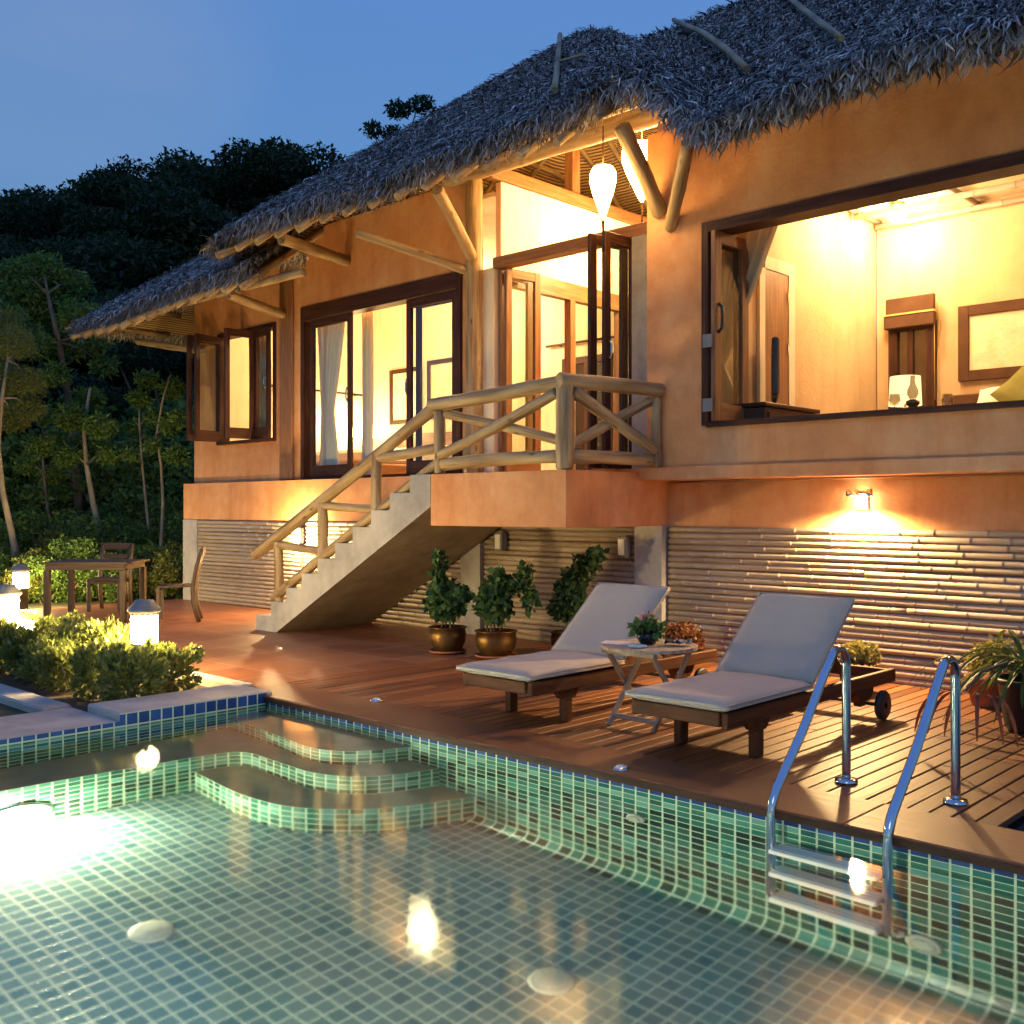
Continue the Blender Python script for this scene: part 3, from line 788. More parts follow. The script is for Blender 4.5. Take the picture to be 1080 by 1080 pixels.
# curved corner steps: (top z, outline from the end wall / bench to the deck wall)
def smooth_path(pts, n=6):
    P = [Vector((p[0], p[1], 0)) for p in pts]
    P = [P[0] * 2 - P[1]] + P + [P[-1] * 2 - P[-2]]
    out = []
    for k in range(1, len(P) - 2):
        for j in range(n):
            t = j / n
            a, b_, c, d = P[k - 1], P[k], P[k + 1], P[k + 2]
            q = 0.5 * ((2 * b_) + (c - a) * t + (2 * a - 5 * b_ + 4 * c - d) * t * t + (3 * b_ - a - 3 * c + d) * t ** 3)
            out.append((q.x, q.y))
    out.append((P[-2].x, P[-2].y))
    return out
steps = [
    (-0.29, -0.60, [(-6.43, 3.88), (-6.2, 3.85), (-5.9, 3.82), (-5.6, 3.79), (-5.38, 3.76), (-5.2, 3.77), (-5.05, 3.85), (-4.93, 4.0), (-4.85, 4.19)], [(-6.43, 4.19)]),
    (-0.60, -0.93, [(-5.98, 0.4), (-5.97, 1.6), (-5.95, 2.4), (-5.90, 3.0), (-5.86, 3.35), (-5.81, 3.53), (-5.70, 3.60), (-5.5, 3.60), (-5.3, 3.60), (-5.1, 3.60), (-4.93, 3.65), (-4.78, 3.75), (-4.66, 3.95), (-4.58, 4.19)], [(-6.43, 4.19), (-6.43, 0.4)]),
    (-0.93, -1.30, [(-5.93, 3.3), (-5.65, 3.28), (-5.33, 3.26), (-5.1, 3.28), (-4.91, 3.33), (-4.72, 3.45), (-4.51, 3.67), (-4.38, 3.92), (-4.27, 4.19)], [(-5.93, 4.19)]),
]
for zt, zb, path, back in steps:
    pp = smooth_path(path)
    top = np_obj('step', [(x, y, zt) for x, y in pp + back], [tuple(range(len(pp) + len(back)))], M['tread'])
    pw(top)
    zz = FLOOR if len(back) > 1 else zb
    V = []; T = []; F = []; L = 0
    for k, (x, y) in enumerate(pp):
        if k: L += math.hypot(x - pp[k - 1][0], y - pp[k - 1][1])
        V += [(x, y, zt), (x, y, zz)]; T += [(L, -0.001, 0), (L, -0.001 - (zt - zz), 0)]
        if k: F.append((2 * k - 2, 2 * k - 1, 2 * k + 1, 2 * k))
    r_ = np_obj('riser', V, F, M['tile_wall'], tuv=T)
    r_.parent = top
# copings
b = MB().box((-6.92, 3.083, -0.25), (-6.432, 4.163, 0.03), 0.012)
pw(b.build('coping', M['coping']))
b = MB().box((-7.15, 0.403, -0.25), (-6.432, 3.08, -0.02), 0.012)
pw(b.build('coping', M['coping']))
def drain(loc, ax, r=0.085):
    bb = MB()
    bb.lathe([(0.0, 0.009), (r * 0.85, 0.008), (r, 0.003), (r, -0.01)], (0, 0, 0), 28)
    for k in range(12):
        a = k * math.pi / 6
        bb.box((r * 0.62 * math.cos(a) - 0.006, r * 0.62 * math.sin(a) - 0.006, 0.02), (r * 0.62 * math.cos(a) + 0.006, r * 0.62 * math.sin(a) + 0.006, 0.025))
    o = bb.build('drain_cover', M['drain'])
    pw(o)
    o.location = loc
    if ax == 'y': o.rotation_euler = (R(90), 0, 0)
    if ax == 'x': o.rotation_euler = (0, R(90), 0)
drain((-2.80, 3.19, FLOOR), 'z', 0.10)
drain((-4.33, 2.22, FLOOR), 'z', 0.10)
drain((-3.11, PY1 - 0.01, -0.51), 'y', 0.055)
drain((-1.66, PY1 - 0.01, -0.98), 'y', 0.075)
# lit underwater lamp on the bench riser
bb = MB().lathe([(0.20, 0.0), (0.20, 0.03), (0.165, 0.045), (0.16, 0.03)], (0, 0, 0), 32)
o = pw(bb.build('pool_lamp', M['steel'])); o.location = (-5.955, 2.25, -1.09); o.rotation_euler = (0, R(90), 0)
bb = MB().lathe([(0.0, 0.05), (0.08, 0.048), (0.158, 0.034)], (0, 0, 0), 32)
q = bb.build('lens', M['e_pool'], o)
pt_light('pool_lamp_light', (0, 0, 0.16), 22, (1.0, 0.84, 0.5), 0.10, o)

# added lamp, out of view on the near side wall, to brighten the ladder treads
bb = MB().lathe([(0.16, 0.0), (0.16, 0.03), (0.135, 0.045), (0.13, 0.03)], (0, 0, 0), 32)
o = pw(bb.build('pool_lamp', M['steel'])); o.location = (-2.6, PY0 + 0.002, -0.55); o.rotation_euler = (R(-90), 0, 0)
bb = MB().lathe([(0.0, 0.05), (0.08, 0.048), (0.128, 0.034)], (0, 0, 0), 32)
q = bb.build('lens', M['e_pool'], o)
pt_light('pool_lamp_light', (0, 0, 0.16), 27, (1.0, 0.92, 0.68), 0.10, o)

# water
V = [(PX0, PY0, WZ), (PX1, PY0, WZ), (PX1, PY1, WZ), (PX0, PY1, WZ)]
wo_ = tag(np_obj('water', V, [(0, 1, 2, 3)], M['water']), kind='structure')
wo_.cycles.is_caustics_caster = True
for c_ in pool.children_recursive:
    if c_.type == 'MESH': c_.cycles.is_caustics_receiver = True

# ------------------------------------------------------------------ villa
villa = empty('villa', (-7, 8, 0), 0, 'terracotta villa with a thatched roof, lit rooms, raised balcony and log stair railing', 'house')
VM = Matrix.Translation((7, -8, 0))
def vp(o, par=None):
    """hang a part under the villa (or a sub-part under a part), coordinates given in the world"""
    if par is None:
        o.parent = villa; o.matrix_parent_inverse = VM
    else:
        o.parent = par
    return o
def part(mb, name, mat, par=None): return vp(mb.build(name, M[mat] if isinstance(mat, str) else mat), par)
def B(lo, hi, bev=0.0): return MB().box(lo, hi, bev)

ZF = 1.72            # floor of the rooms
XR = 1.6             # right end of what is built
# lower storey
part(B((-14.25, 7.90, 0.0), (-5.50, 8.10, 1.21)).box((-5.5, 7.90, 0.0), (XR, 8.10, 1.60)), 'lower_wall', 'plaster')
part(B((-14.3, 8.10, 0.0), (-14.05, 13, 1.21)), 'side_wall', 'plaster')
part(B((-14.32, 7.86, 1.213), (-5.50, 8.10, 1.745)), 'floor_beam', 'plaster')
part(B((-14.30, 7.84, 0.0), (-13.90, 7.897, 1.21)), 'corner_pier', 'concrete')
part(B((-8.18, 7.80, 0.0), (-7.88, 7.897, 1.21)), 'concrete_column', 'concrete')
part(B((-5.80, 7.78, 0.0), (-5.49, 7.897, 1.215)), 'concrete_column', 'concrete')
part(B((-5.497, 7.43, 1.615), (XR, 7.90, 1.725), 0.006), 'ledge', 'plaster')
# split-bamboo cladding
def cladding(x0, x1, z0, z1, y, joints):
    b = MB(); z = z0 + 0.028
    while z < z1 - 0.02:
        r = random.uniform(0.0265, 0.029)
        js = [x0] + [j + random.uniform(-0.6, 0.6) for j in joints if random.random() < 0.4] + [x1]
        for k in range(len(js) - 1):
            dz = random.uniform(-0.003, 0.003)
            tl = random.uniform(-0.007, 0.007)
            b.bamboo((js[k] + 0.004, y + random.uniform(-0.002, 0.004), z + dz), (js[k + 1] - 0.004, y + random.uniform(-0.002, 0.004), z + dz + tl), r * random.uniform(0.96, 1.03), 0.33, 10, 0.004, rnd=random.uniform(0.3, 0.75))
        z += 0.0545
    return part(b, 'bamboo_cladding', 'bamboo')
cladding(-13.88, -11.25, 0.0, 1.20, 7.868, [])
cladding(-11.2, -8.2, 0.0, 1.20, 7.868, [])
cladding(-7.86, -5.82, 0.0, 1.20, 7.868, [])
cladding(-5.47, XR, 0.0, 1.24, 7.868, [-3.3, -1.2])

# upper storey, left: wall with corner window and sliding door, entrance, right: big window
def wall_openings(x0, x1, z0, z1, y0, y1, ops, name, mat):
    b = MB(); x = x0
    for (a, c, zb, zt) in sorted(ops):
        if a > x: b.box((x, y0, z0), (a, y1, z1))
        if zb > z0: b.box((a, y0, z0), (c, y1, zb))
        if zt < z1: b.box((a, y0, zt), (c, y1, z1))
        x = c
    if x < x1: b.box((x, y0, z0), (x1, y1, z1))
    return part(b, name, mat)
WL = (-13.55, -12.05, 2.30, 3.93)
SD = (-11.44, -8.36, 1.748, 4.04)
wall_openings(-14.25, -8.18, 1.748, 5.05, 8.0, 8.15, [WL, SD], 'upper_wall', 'plaster')
part(B((-14.25, 8.153, 1.75), (-14.1, 12.0, 5.0)), 'side_wall', 'plaster')
BW = (-4.86, -1.0, 2.07, 3.80)
wall_openings(-5.45, XR, 1.728, 4.70, 7.50, 7.66, [BW], 'upper_wall', 'plaster')
part(B((-5.45, 7.663, 1.728), (-5.35, 8.2, 4.85)), 'return_wall', 'plaster')
part(B((-5.98, 7.98, 1.70), (-5.505, 8.18, 4.0)), 'concrete_column', 'concrete')
part(B((-8.02, 7.99, 1.70), (-7.86, 8.13, 4.0)), 'door_jamb', 'cream')
part(B((-11.92, 7.955, 1.75), (-11.62, 7.998, 5.0), 0.01), 'timber_post', 'midwood')
# inside: rooms
part(B((-14.1, 8.153, 1.55), (-5.2, 12.0, 1.742)), 'room_floor', 'midwood')
part(B((-14.098, 11.2, 1.745), (-5.2, 11.35, 5.0)), 'back_wall', 'cream')
part(B((-14.098, 8.16, 1.745), (-13.95, 11.197, 5.0)), 'end_wall', 'cream')
part(B((-13.94, 8.16, 4.85), (-8.03, 11.19, 4.90)), 'room_ceiling', 'cream')
part(MB().poly_extrude([(8.0, 1.70), (11.3, 1.70), (11.3, 7.25), (8.0, 4.95)], 'x', -5.357, -5.02), 'dividing_wall', 'inner')
part(B((-5.0, 11.27, 1.70), (XR, 11.4, 5.0)), 'back_wall', 'inner')
part(B((-5.0, 7.668, 1.60), (XR, 11.267, 1.715)), 'room_floor', 'midwood')
part(B((XR - 0.1, 7.668, 1.717), (XR, 11.265, 4.6)), 'end_wall', 'inner')
part(B((-5.015, 7.67, 4.62), (XR, 11.266, 4.68)), 'room_ceiling', 'cream')
# bamboo grid under the big room's ceiling
b = MB()
for y in (7.95, 8.55, 9.25, 9.95, 10.65, 11.2):
    b.bamboo((-4.98, y, 4.53), (XR - 0.12, y, 4.53), 0.035, 0.35)
for x in (-4.96, -3.9, -2.9, -1.9, -0.9, 0.1, 1.0):
    b.bamboo((x, 7.7, 4.585), (x, 11.25, 4.585), 0.03, 0.35)
part(b, 'ceiling_grid', 'bamboo')
b = MB()
for y in np.arange(7.75, 11.2, 0.12):
    pass
# wooden doorway trim in the left wall of the big room
d_ = part(B((-5.018, 8.66, 1.72), (-4.985, 8.76, 3.72)).box((-5.018, 9.22, 1.72), (-4.985, 9.34, 3.78)).box((-5.018, 8.66, 3.66), (-4.985, 9.219, 3.78)), 'door_frame', 'cream')
dr = part(B((-5.018, 8.765, 1.72), (-4.992, 9.215, 3.655)), 'inner_door', 'midwood')
for z in (2.1, 2.9, 3.4): part(B((-4.991, 9.19, z), (-4.98, 9.214, z + 0.09)), 'hinge', 'steel', dr)
# window with a frame in the back wall of the big room
fr = part(B((-4.84, 11.20, 1.75), (-4.74, 11.268, 3.42)).box((-4.42, 11.20, 1.75), (-4.33, 11.268, 3.42)).box((-4.739, 11.2, 3.33), (-4.421, 11.268, 3.42)).box((-4.63, 11.21, 1.75), (-4.57, 11.267, 3.329)), 'window_frame', 'darkwood')
part(B((-4.739, 11.235, 1.76), (-4.421, 11.24, 3.33)), 'pane', 'glass', fr)
part(B((-4.739, 11.262, 1.76), (-4.421, 11.2665, 3.33)), 'shutter', 'fabric_brown', fr)

def leaf_frame(name, p0, ux, w_, z0, z1, t=0.045, st=0.075, mat='darkwood', rail=0.10, pane=True, handle=None):
    """door or window leaf standing from p0 along the unit vector ux (in plan)"""
    ux = Vector((ux[0], ux[1], 0)).normalized(); n = Vector((-ux.y, ux.x, 0))
    m = Matrix(((ux.x, n.x, 0, p0[0]), (ux.y, n.y, 0, p0[1]), (0, 0, 1, 0), (0, 0, 0, 1)))
    b = MB()
    b.box((0, -t / 2, z0), (st, t / 2, z1), 0.004, m).box((w_ - st, -t / 2, z0), (w_, t / 2, z1), 0.004, m)
    b.box((st, -t / 2 + 0.002, z0), (w_ - st, t / 2 - 0.002, z0 + rail * 1.5), 0.003, m).box((st, -t / 2 + 0.002, z1 - rail), (w_ - st, t / 2 - 0.002, z1), 0.003, m)
    o = part(b, name, mat)
    if pane:
        g = MB().box((st, -0.003, z0 + rail * 1.5), (w_ - st, 0.003, z1 - rail), 0, m)
        part(g, 'pane', 'glass', o)
    if handle is not None:
        side, s2 = handle
        c = m @ Vector((side, s2 * (t / 2 + 0.03), (z0 + z1) / 2))
        hb = MB().tube([c + Vector((0, 0, -0.09)), c + n * (0.012 * s2) + Vector((0, 0, -0.04)), c + n * (0.012 * s2) + Vector((0, 0, 0.04)), c + Vector((0, 0, 0.09))], 0.010, 8)
        for dz in (-0.08, 0.08):
            q = c + Vector((0, 0, dz)); hb.tube([q, q - n * (0.035 * s2)], 0.008, 8)
        part(hb, 'handle', 'steel', o)
    return o
# sliding glass door
x0, x1, z0, z1 = SD
fo = part(B((x0, 7.965, z0), (x0 + 0.07, 8.155, z1), 0.004).box((x1 - 0.07, 7.965, z0), (x1, 8.155, z1), 0.004).box((x0 + 0.07, 7.967, z1 - 0.19), (x1 - 0.07, 8.153, z1), 0.004).box((x0 + 0.07, 7.967, z0), (x1 - 0.07, 8.153, z0 + 0.035)), 'sliding_door_frame', 'darkwood')
leaf_frame('sliding_door', (-11.28, 8.03), (1, 0), 0.87, z0 + 0.037, z1 - 0.192, handle=(0.83, -1))
leaf_frame('sliding_door', (-9.34, 8.03), (1, 0), 0.88, z0 + 0.037, z1 - 0.192, handle=(0.04, -1), st=0.085)
leaf_frame('sliding_door', (-9.25, 8.10), (1, 0), 0.80, z0 + 0.037, z1 - 0.192)
# corner window with folded leaves
x0, x1, z0, z1 = WL
part(B((x0, 7.97, z0), (x0 + 0.05, 8.155, z1)).box((x1 - 0.05, 7.97, z0), (x1, 8.155, z1)).box((x0 + 0.05, 7.972, z1 - 0.06), (x1 - 0.05, 8.153, z1)).box((x0 + 0.05, 7.93, z0), (x1 - 0.05, 8.153, z0 + 0.045)), 'window_frame', 'darkwood')
leaf_frame('window_leaf', (-12.60, 8.0), (-0.08, -1), 0.45, z0 + 0.047, z1 - 0.062, st=0.07)
leaf_frame('window_leaf', (-12.56, 8.0), (1, -0.16), 0.46, z0 + 0.047, z1 - 0.062, st=0.07, handle=(0.42, -1))
leaf_frame('window_leaf', (-13.48, 7.99), (-0.06, -1), 0.52, z0 + 0.047, z1 - 0.062, st=0.07)
leaf_frame('window_leaf', (-13.42, 7.99), (0.18, -1), 0.50, z0 + 0.047, z1 - 0.062, st=0.07)
# entrance: transom, folded glass doors
part(B((-7.86, 7.97, 3.985), (-5.50, 8.13, 4.10), 0.005), 'entrance_transom', 'midwood')
leaf_frame('entrance_door', (-7.82, 8.05), (0.06, 1), 0.48, ZF + 0.03, 3.983, st=0.08, mat='midwood')
leaf_frame('entrance_door', (-7.74, 8.05), (0.16, 1), 0.48, ZF + 0.03, 3.983, st=0.08, mat='midwood')
leaf_frame('entrance_door', (-6.02, 8.09), (-0.03, -1), 0.48, ZF + 0.03, 3.983, st=0.085, mat='darkwood', handle=(0.44, 1))
leaf_frame('entrance_door', (-6.10, 8.06), (-0.20, -1), 0.48, ZF + 0.03, 3.983, st=0.085, mat='darkwood')
# glazed partition between hall and bedroom (runs away from the picture), bright wall over it
b = MB()
for y in (8.16, 8.72, 9.34, 10.3):
    b.box((-8.0, y, 1.743), (-7.90, y + 0.09, 3.85))
b.box((-8.0, 8.16, 3.852), (-7.90, 11.19, 4.05))
pt_ = part(b, 'hall_partition', 'midwood')
part(B((-7.955, 8.25, 1.78), (-7.949, 8.72, 3.85)), 'pane', 'glass', pt_)
part(B((-7.99, 8.16, 4.053), (-7.91, 11.19, 4.985)), 'hall_upper_wall', 'cream')
part(MB().bar((-7.95, 8.0, 5.07), (-7.95, 11.3, 5.07), 0.12, 0.15, 0.01), 'hall_beam', 'midwood')
part(MB().bar((-8.10, 11.25, 5.05), (-5.1, 11.25, 5.05), 0.12, 0.15, 0.01), 'hall_beam', 'midwood')
part(MB().bar((-8.05, 9.55, 4.06), (-8.05, 9.55, 6.9), 0.14, 0.14, 0.01), 'king_post', 'midwood')
part(MB().bar((-6.85, 10.95, 4.0), (-6.85, 10.95, 6.5), 0.13, 0.13, 0.01), 'king_post', 'midwood')

# big front window: frame, folded leaves, sill
x0, x1, z0, z1 = BW
part(B((x0, 7.47, z0), (x0 + 0.05, 7.70, z1)).box((x1 - 0.05, 7.47, z0), (x1, 7.70, z1)).box((x0 + 0.05, 7.472, z1 - 0.09), (x1 - 0.05, 7.698, z1)).box((x0 + 0.05, 7.46, z0 - 0.015), (x1 - 0.05, 7.95, z0 + 0.03)), 'window_frame', 'darkwood')
o = leaf_frame('window_leaf', (-4.79, 7.43), (0.02, 1), 0.50, z0 + 0.032, z1 - 0.092, st=0.05, mat='darkwood')
o = leaf_frame('window_leaf', (-4.72, 7.43), (0.05, 1), 0.50, z0 + 0.032, z1 - 0.092, st=0.095, mat='midwood')
hb = MB().tube([(-4.695, 7.475, 2.85), (-4.66, 7.475, 2.88), (-4.655, 7.475, 2.97), (-4.66, 7.475, 3.06), (-4.695, 7.475, 3.09)], 0.014, 8)
part(hb, 'handle', 'black', o)
for z in (2.18, 2.72): part(B((-4.80, 7.395, z), (-4.71, 7.404, z + 0.11)), 'hinge', 'bollard_metal', o)

# balcony, stairs
part(B((-7.15, 6.43, 1.205), (-5.49, 7.857, 1.685), 0.004), 'balcony_slab', 'plaster')
st = MB()
nst = 10; rise = 1.685 / nst; run = (10.09 - 7.15) / nst
poly = [(-10.09, 0.0)]
for k in range(nst):
    poly += [(-10.09 + k * run, (k + 1) * rise), (-10.09 + (k + 1) * run, (k + 1) * rise)]
poly[-1] = (-7.153, poly[-1][1])
poly += [(-7.153, 1.38), (-9.69, 0.0)]
st.poly_extrude(poly, 'y', 6.43, 7.76)
so_ = part(st, 'staircase', 'concrete')
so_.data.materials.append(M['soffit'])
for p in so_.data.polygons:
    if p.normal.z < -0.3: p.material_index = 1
# log railing: posts, hand rails, bottom rails, crosses
rl = villa
part(MB().log((-7.10, 6.50, 1.69), (-7.10, 6.50, 2.28), 0.055), 'rail_post', 'log')
part(MB().log((-5.565, 6.50, 1.69), (-5.565, 6.50, 2.40), 0.078), 'rail_post', 'log')
part(MB().log((-5.30, 7.435, 1.728), (-5.30, 7.435, 2.36), 0.048), 'rail_post', 'log')
part(MB().log((-7.22, 6.50, 2.335), (-5.50, 6.50, 2.425), 0.066, 0.064, seg=9), 'hand_rail', 'log')
part(MB().log((-5.565, 6.42, 2.425), (-5.26, 7.455, 2.40), 0.066, 0.066), 'hand_rail', 'log')
part(MB().log((-7.05, 6.50, 1.775), (-5.63, 6.50, 1.80), 0.06, 0.055), 'bottom_rail', 'log')
part(MB().log((-5.555, 6.56, 1.80), (-5.32, 7.39, 1.79), 0.06, 0.055), 'bottom_rail', 'log')
part(MB().log((-7.05, 6.46, 1.86), (-5.62, 6.46, 2.33), 0.05, 0.048), 'cross_brace', 'log')
part(MB().log((-7.05, 6.53, 2.25), (-5.62, 6.53, 1.93), 0.045, 0.045), 'cross_brace', 'log')
part(MB().log((-5.52, 6.56, 2.34), (-5.28, 7.39, 1.87), 0.055, 0.05), 'cross_brace', 'log')
part(MB().log((-5.585, 6.56, 1.87), (-5.34, 7.39, 2.31), 0.05, 0.045), 'cross_brace', 'log')
part(MB().log((-10.22, 6.50, 0.84), (-7.08, 6.50, 2.36), 0.064, 0.060, seg=10), 'hand_rail', 'log')
part(MB().log((-9.85, 6.50, 0.36), (-7.12, 6.50, 1.79), 0.055, 0.05, seg=10), 'bottom_rail', 'log')
for x, zb, zt in ((-9.76, 0.17, 1.0), (-8.93, 0.67, 1.43), (-8.02, 1.18, 1.92)):
    part(MB().log((x, 6.50, zb), (x, 6.50, zt), 0.056), 'rail_post', 'log')
part(MB().log((-9.74, 6.50, 0.96), (-8.96, 6.50, 0.915), 0.045), 'middle_rail', 'log')
part(MB().log((-8.92, 6.50, 1.40), (-8.04, 6.50, 1.36), 0.045), 'middle_rail', 'log')
part(MB().log((-8.06, 6.50, 1.87), (-7.12, 6.50, 1.93), 0.050), 'middle_rail', 'log')
# second railing on the far side of the stairs
part(MB().log((-9.9, 7.70, 0.72), (-9.9, 7.70, 0.0), 0.05), 'rail_post', 'log')

# posts and beams of the porch
part(MB().log((-8.10, 7.93, 1.70), (-8.10, 7.93, 5.0), 0.105, 0.095, seg=12), 'porch_post', 'log')
part(MB().log((-8.45, 7.86, 5.07), (-5.15, 7.86, 5.03), 0.11, 0.11, seg=12), 'porch_beam', 'log')
part(MB().log((-7.60, 6.92, 4.55), (-8.05, 7.85, 4.12), 0.062), 'brace', 'log')
part(MB().log((-8.90, 6.92, 4.36), (-8.14, 7.90, 3.98), 0.05), 'brace', 'log')
part(MB().log((-10.22, 6.85, 4.52), (-10.46, 8.0, 4.50), 0.07), 'brace', 'log')
part(MB().log((-11.45, 6.90, 4.06), (-11.82, 7.95, 4.0), 0.06), 'brace', 'log')
part(MB().log(tuple(onY(655, 132, 6.9)), tuple(onY(697, 226, 7.51)), 0.07), 'brace', 'log')
part(MB().log(tuple(onY(726, 150, 6.9)), tuple(onY(707, 241, 7.51)), 0.058), 'brace', 'log')
part(MB().log((-14.9, 7.4, 3.92), (-13.9, 8.05, 3.72), 0.05), 'brace', 'log')
part(MB().log((-15.6, 8.9, 4.05), (-14.2, 8.9, 3.55), 0.05), 'brace', 'log')

# ------------------------------------------------------------------ thatched roofs
def smin(a, b, k):
    h = np.clip(0.5 + 0.5 * (b - a) / k, 0, 1)
    return b * (1 - h) + a * h - k * h * (1 - h)
def smax(a, b, k): return -smin(-a, -b, k)
def roof_main(x, y):
    pav = 4.77 + 0.80 * smin(smin(y - 6.7, 13.3 - y, 0.3), smin(x + 11.5, -4.72 - x, 0.3), 0.5)
    mn = 4.38 + 0.73 * smin(y - 6.7, 15.3 - y, 0.2)
    mn = np.where(x < -8.6, -50, mn)
    hood = 0.15 * np.exp(-((x + 5.15) / 0.42) ** 2) * np.exp(-((y - 6.8) / 0.6) ** 2)
    dip = 0.16 * np.exp(-((x + 4.42) / 0.32) ** 2) * np.exp(-np.clip(y - 6.7, 0, 9) / 0.9)
    return np.where(x < -8.6, pav, smax(pav, mn, 0.2) - dip + hood)
def roof_left(x, y):
    return 4.31 + 0.76 * smin(smin(y - 6.9, 14.3 - y, 0.3), x + 16.0, 0.35) - 0.06 * np.sin((x + 16) * 1.1)
def sag(x): return 0.03 * np.sin(x * 1.7) + 0.02 * np.sin(x * 4.1 + 1)
def roof_mesh(fn, x0, x1, y0, y1, st_, keep, name, mat, dz=0.0, par=None, thick=None):
    nx = int((x1 - x0) / st_) + 1; ny = int((y1 - y0) / st_) + 1
    X, Y = np.meshgrid(np.linspace(x0, x1, nx), np.linspace(y0, y1, ny))
    Z = fn(X, Y) + dz + sag(X) * np.clip(1 - (Y - y0) / 2, 0, 1)
    V = np.stack([X, Y, Z], -1).reshape(-1, 3)
    ii = np.arange(nx * ny).reshape(ny, nx)
    F = np.stack([ii[:-1, :-1], ii[:-1, 1:], ii[1:, 1:], ii[1:, :-1]], -1).reshape(-1, 4)
    cx = V[F].mean(1)
    F = F[keep(cx[:, 0], cx[:, 1])]
    o = vp(np_obj(name, V, F, M[mat], smooth=True), par)
    return o
keep_m = lambda x, y: np.where(x < -4.9, (y < 13.3), (y < 15.3))
keep_l = lambda x, y: x < -10.95
rm = roof_mesh(roof_main, -11.5, XR + 0.3, 6.7, 15.3, 0.1, keep_m, 'thatched_roof', 'thatch_base', -0.02)
ru = roof_mesh(roof_main, -11.45, XR + 0.3, 6.78, 15.3, 0.1, keep_m, 'roof_lining', 'bamboo_ceiling', -0.17)
rl_ = roof_mesh(roof_left, -16.0, -9.6, 6.9, 14.3, 0.1, keep_l, 'thatched_roof', 'thatch_base', -0.02)
rlu = roof_mesh(roof_left, -15.95, -9.6, 6.98, 14.3, 0.1, keep_l, 'roof_lining', 'bamboo_ceiling', -0.15)

def thatch_blades(fn, xa, xb, ya, yb, dens, keep, seed, par, lmin=0.12, lmax=0.30):
    g = np.random.default_rng(seed)
    n = int((xb - xa) * (yb - ya) * 1.35 * dens)
    x = g.uniform(xa, xb, n); y = g.uniform(ya, yb, n)
    k = keep(x, y); x = x[k]; y = y[k]; n = len(x)
    e = 0.04
    z = fn(x, y) + sag(x) * np.clip(1 - (y - ya) / 2, 0, 1)
    gx = (fn(x + e, y) - fn(x - e, y)) / (2 * e); gy = (fn(x, y + e) - fn(x, y - e)) / (2 * e)
    nrm = np.stack([-gx, -gy, np.ones(n)], 1); nrm /= np.linalg.norm(nrm, axis=1, keepdims=True)
    down = np.stack([-gx, -gy, -(gx ** 2 + gy ** 2)], 1); down /= np.linalg.norm(down, axis=1, keepdims=True) + 1e-9
    side = np.cross(nrm, down)
    ang = g.normal(0, 0.48, n)[:, None]
    d = down * np.cos(ang) + side * np.sin(ang)
    s = np.cross(nrm, d)
    L = g.uniform(lmin, lmax, n)[:, None]; wd = g.uniform(0.004, 0.0115, n)[:, None]
    P = np.stack([x, y, z], 1) + nrm * g.uniform(-0.03, 0.02, (n, 1))
    lift = g.gamma(1.2, 0.011, (n, 1))
    curl = g.normal(0.0, 0.03, (n, 1)) - 0.02
    p1 = P + d * L * 0.45 + nrm * (lift * 0.7 + 0.012)
    p2 = P + d * L * 0.8 + nrm * (lift + 0.016)
    p3 = P + d * L + nrm * (lift + curl) + s * g.normal(0, 0.03, (n, 1))
    tw = nrm * g.normal(0, 0.5, (n, 1))
    ss = s + tw; ss /= np.linalg.norm(ss, axis=1, keepdims=True)
    V = np.stack([P - s * wd * 0.4, P + s * wd * 0.4, p1 - s * wd, p1 + s * wd, p2 - ss * wd * 0.8, p2 + ss * wd * 0.8, p3 - ss * wd * 0.1, p3 + ss * wd * 0.1], 1).reshape(-1, 3)
    o = np.arange(n)[:, None] * 8
    rn = np.clip(g.normal(0.40, 0.26, n), 0, 1)
    F = np.concatenate([o + np.array([0, 1, 3, 2]), o + np.array([2, 3, 5, 4]), o + np.array([4, 5, 7, 6])], 0)
    return V, F, np.repeat(rn, 8)
def thatch_obj(Vs, par):
    V = []; F = []; rr = []; off = 0
    for v, f, r in Vs:
        V.append(v); F.append(f + off); rr.append(r); off += len(v)
    o = np_obj('thatch_blades', np.concatenate(V), np.concatenate(F), M['thatch'], rnd=np.concatenate(rr))
    return vp(o, par)
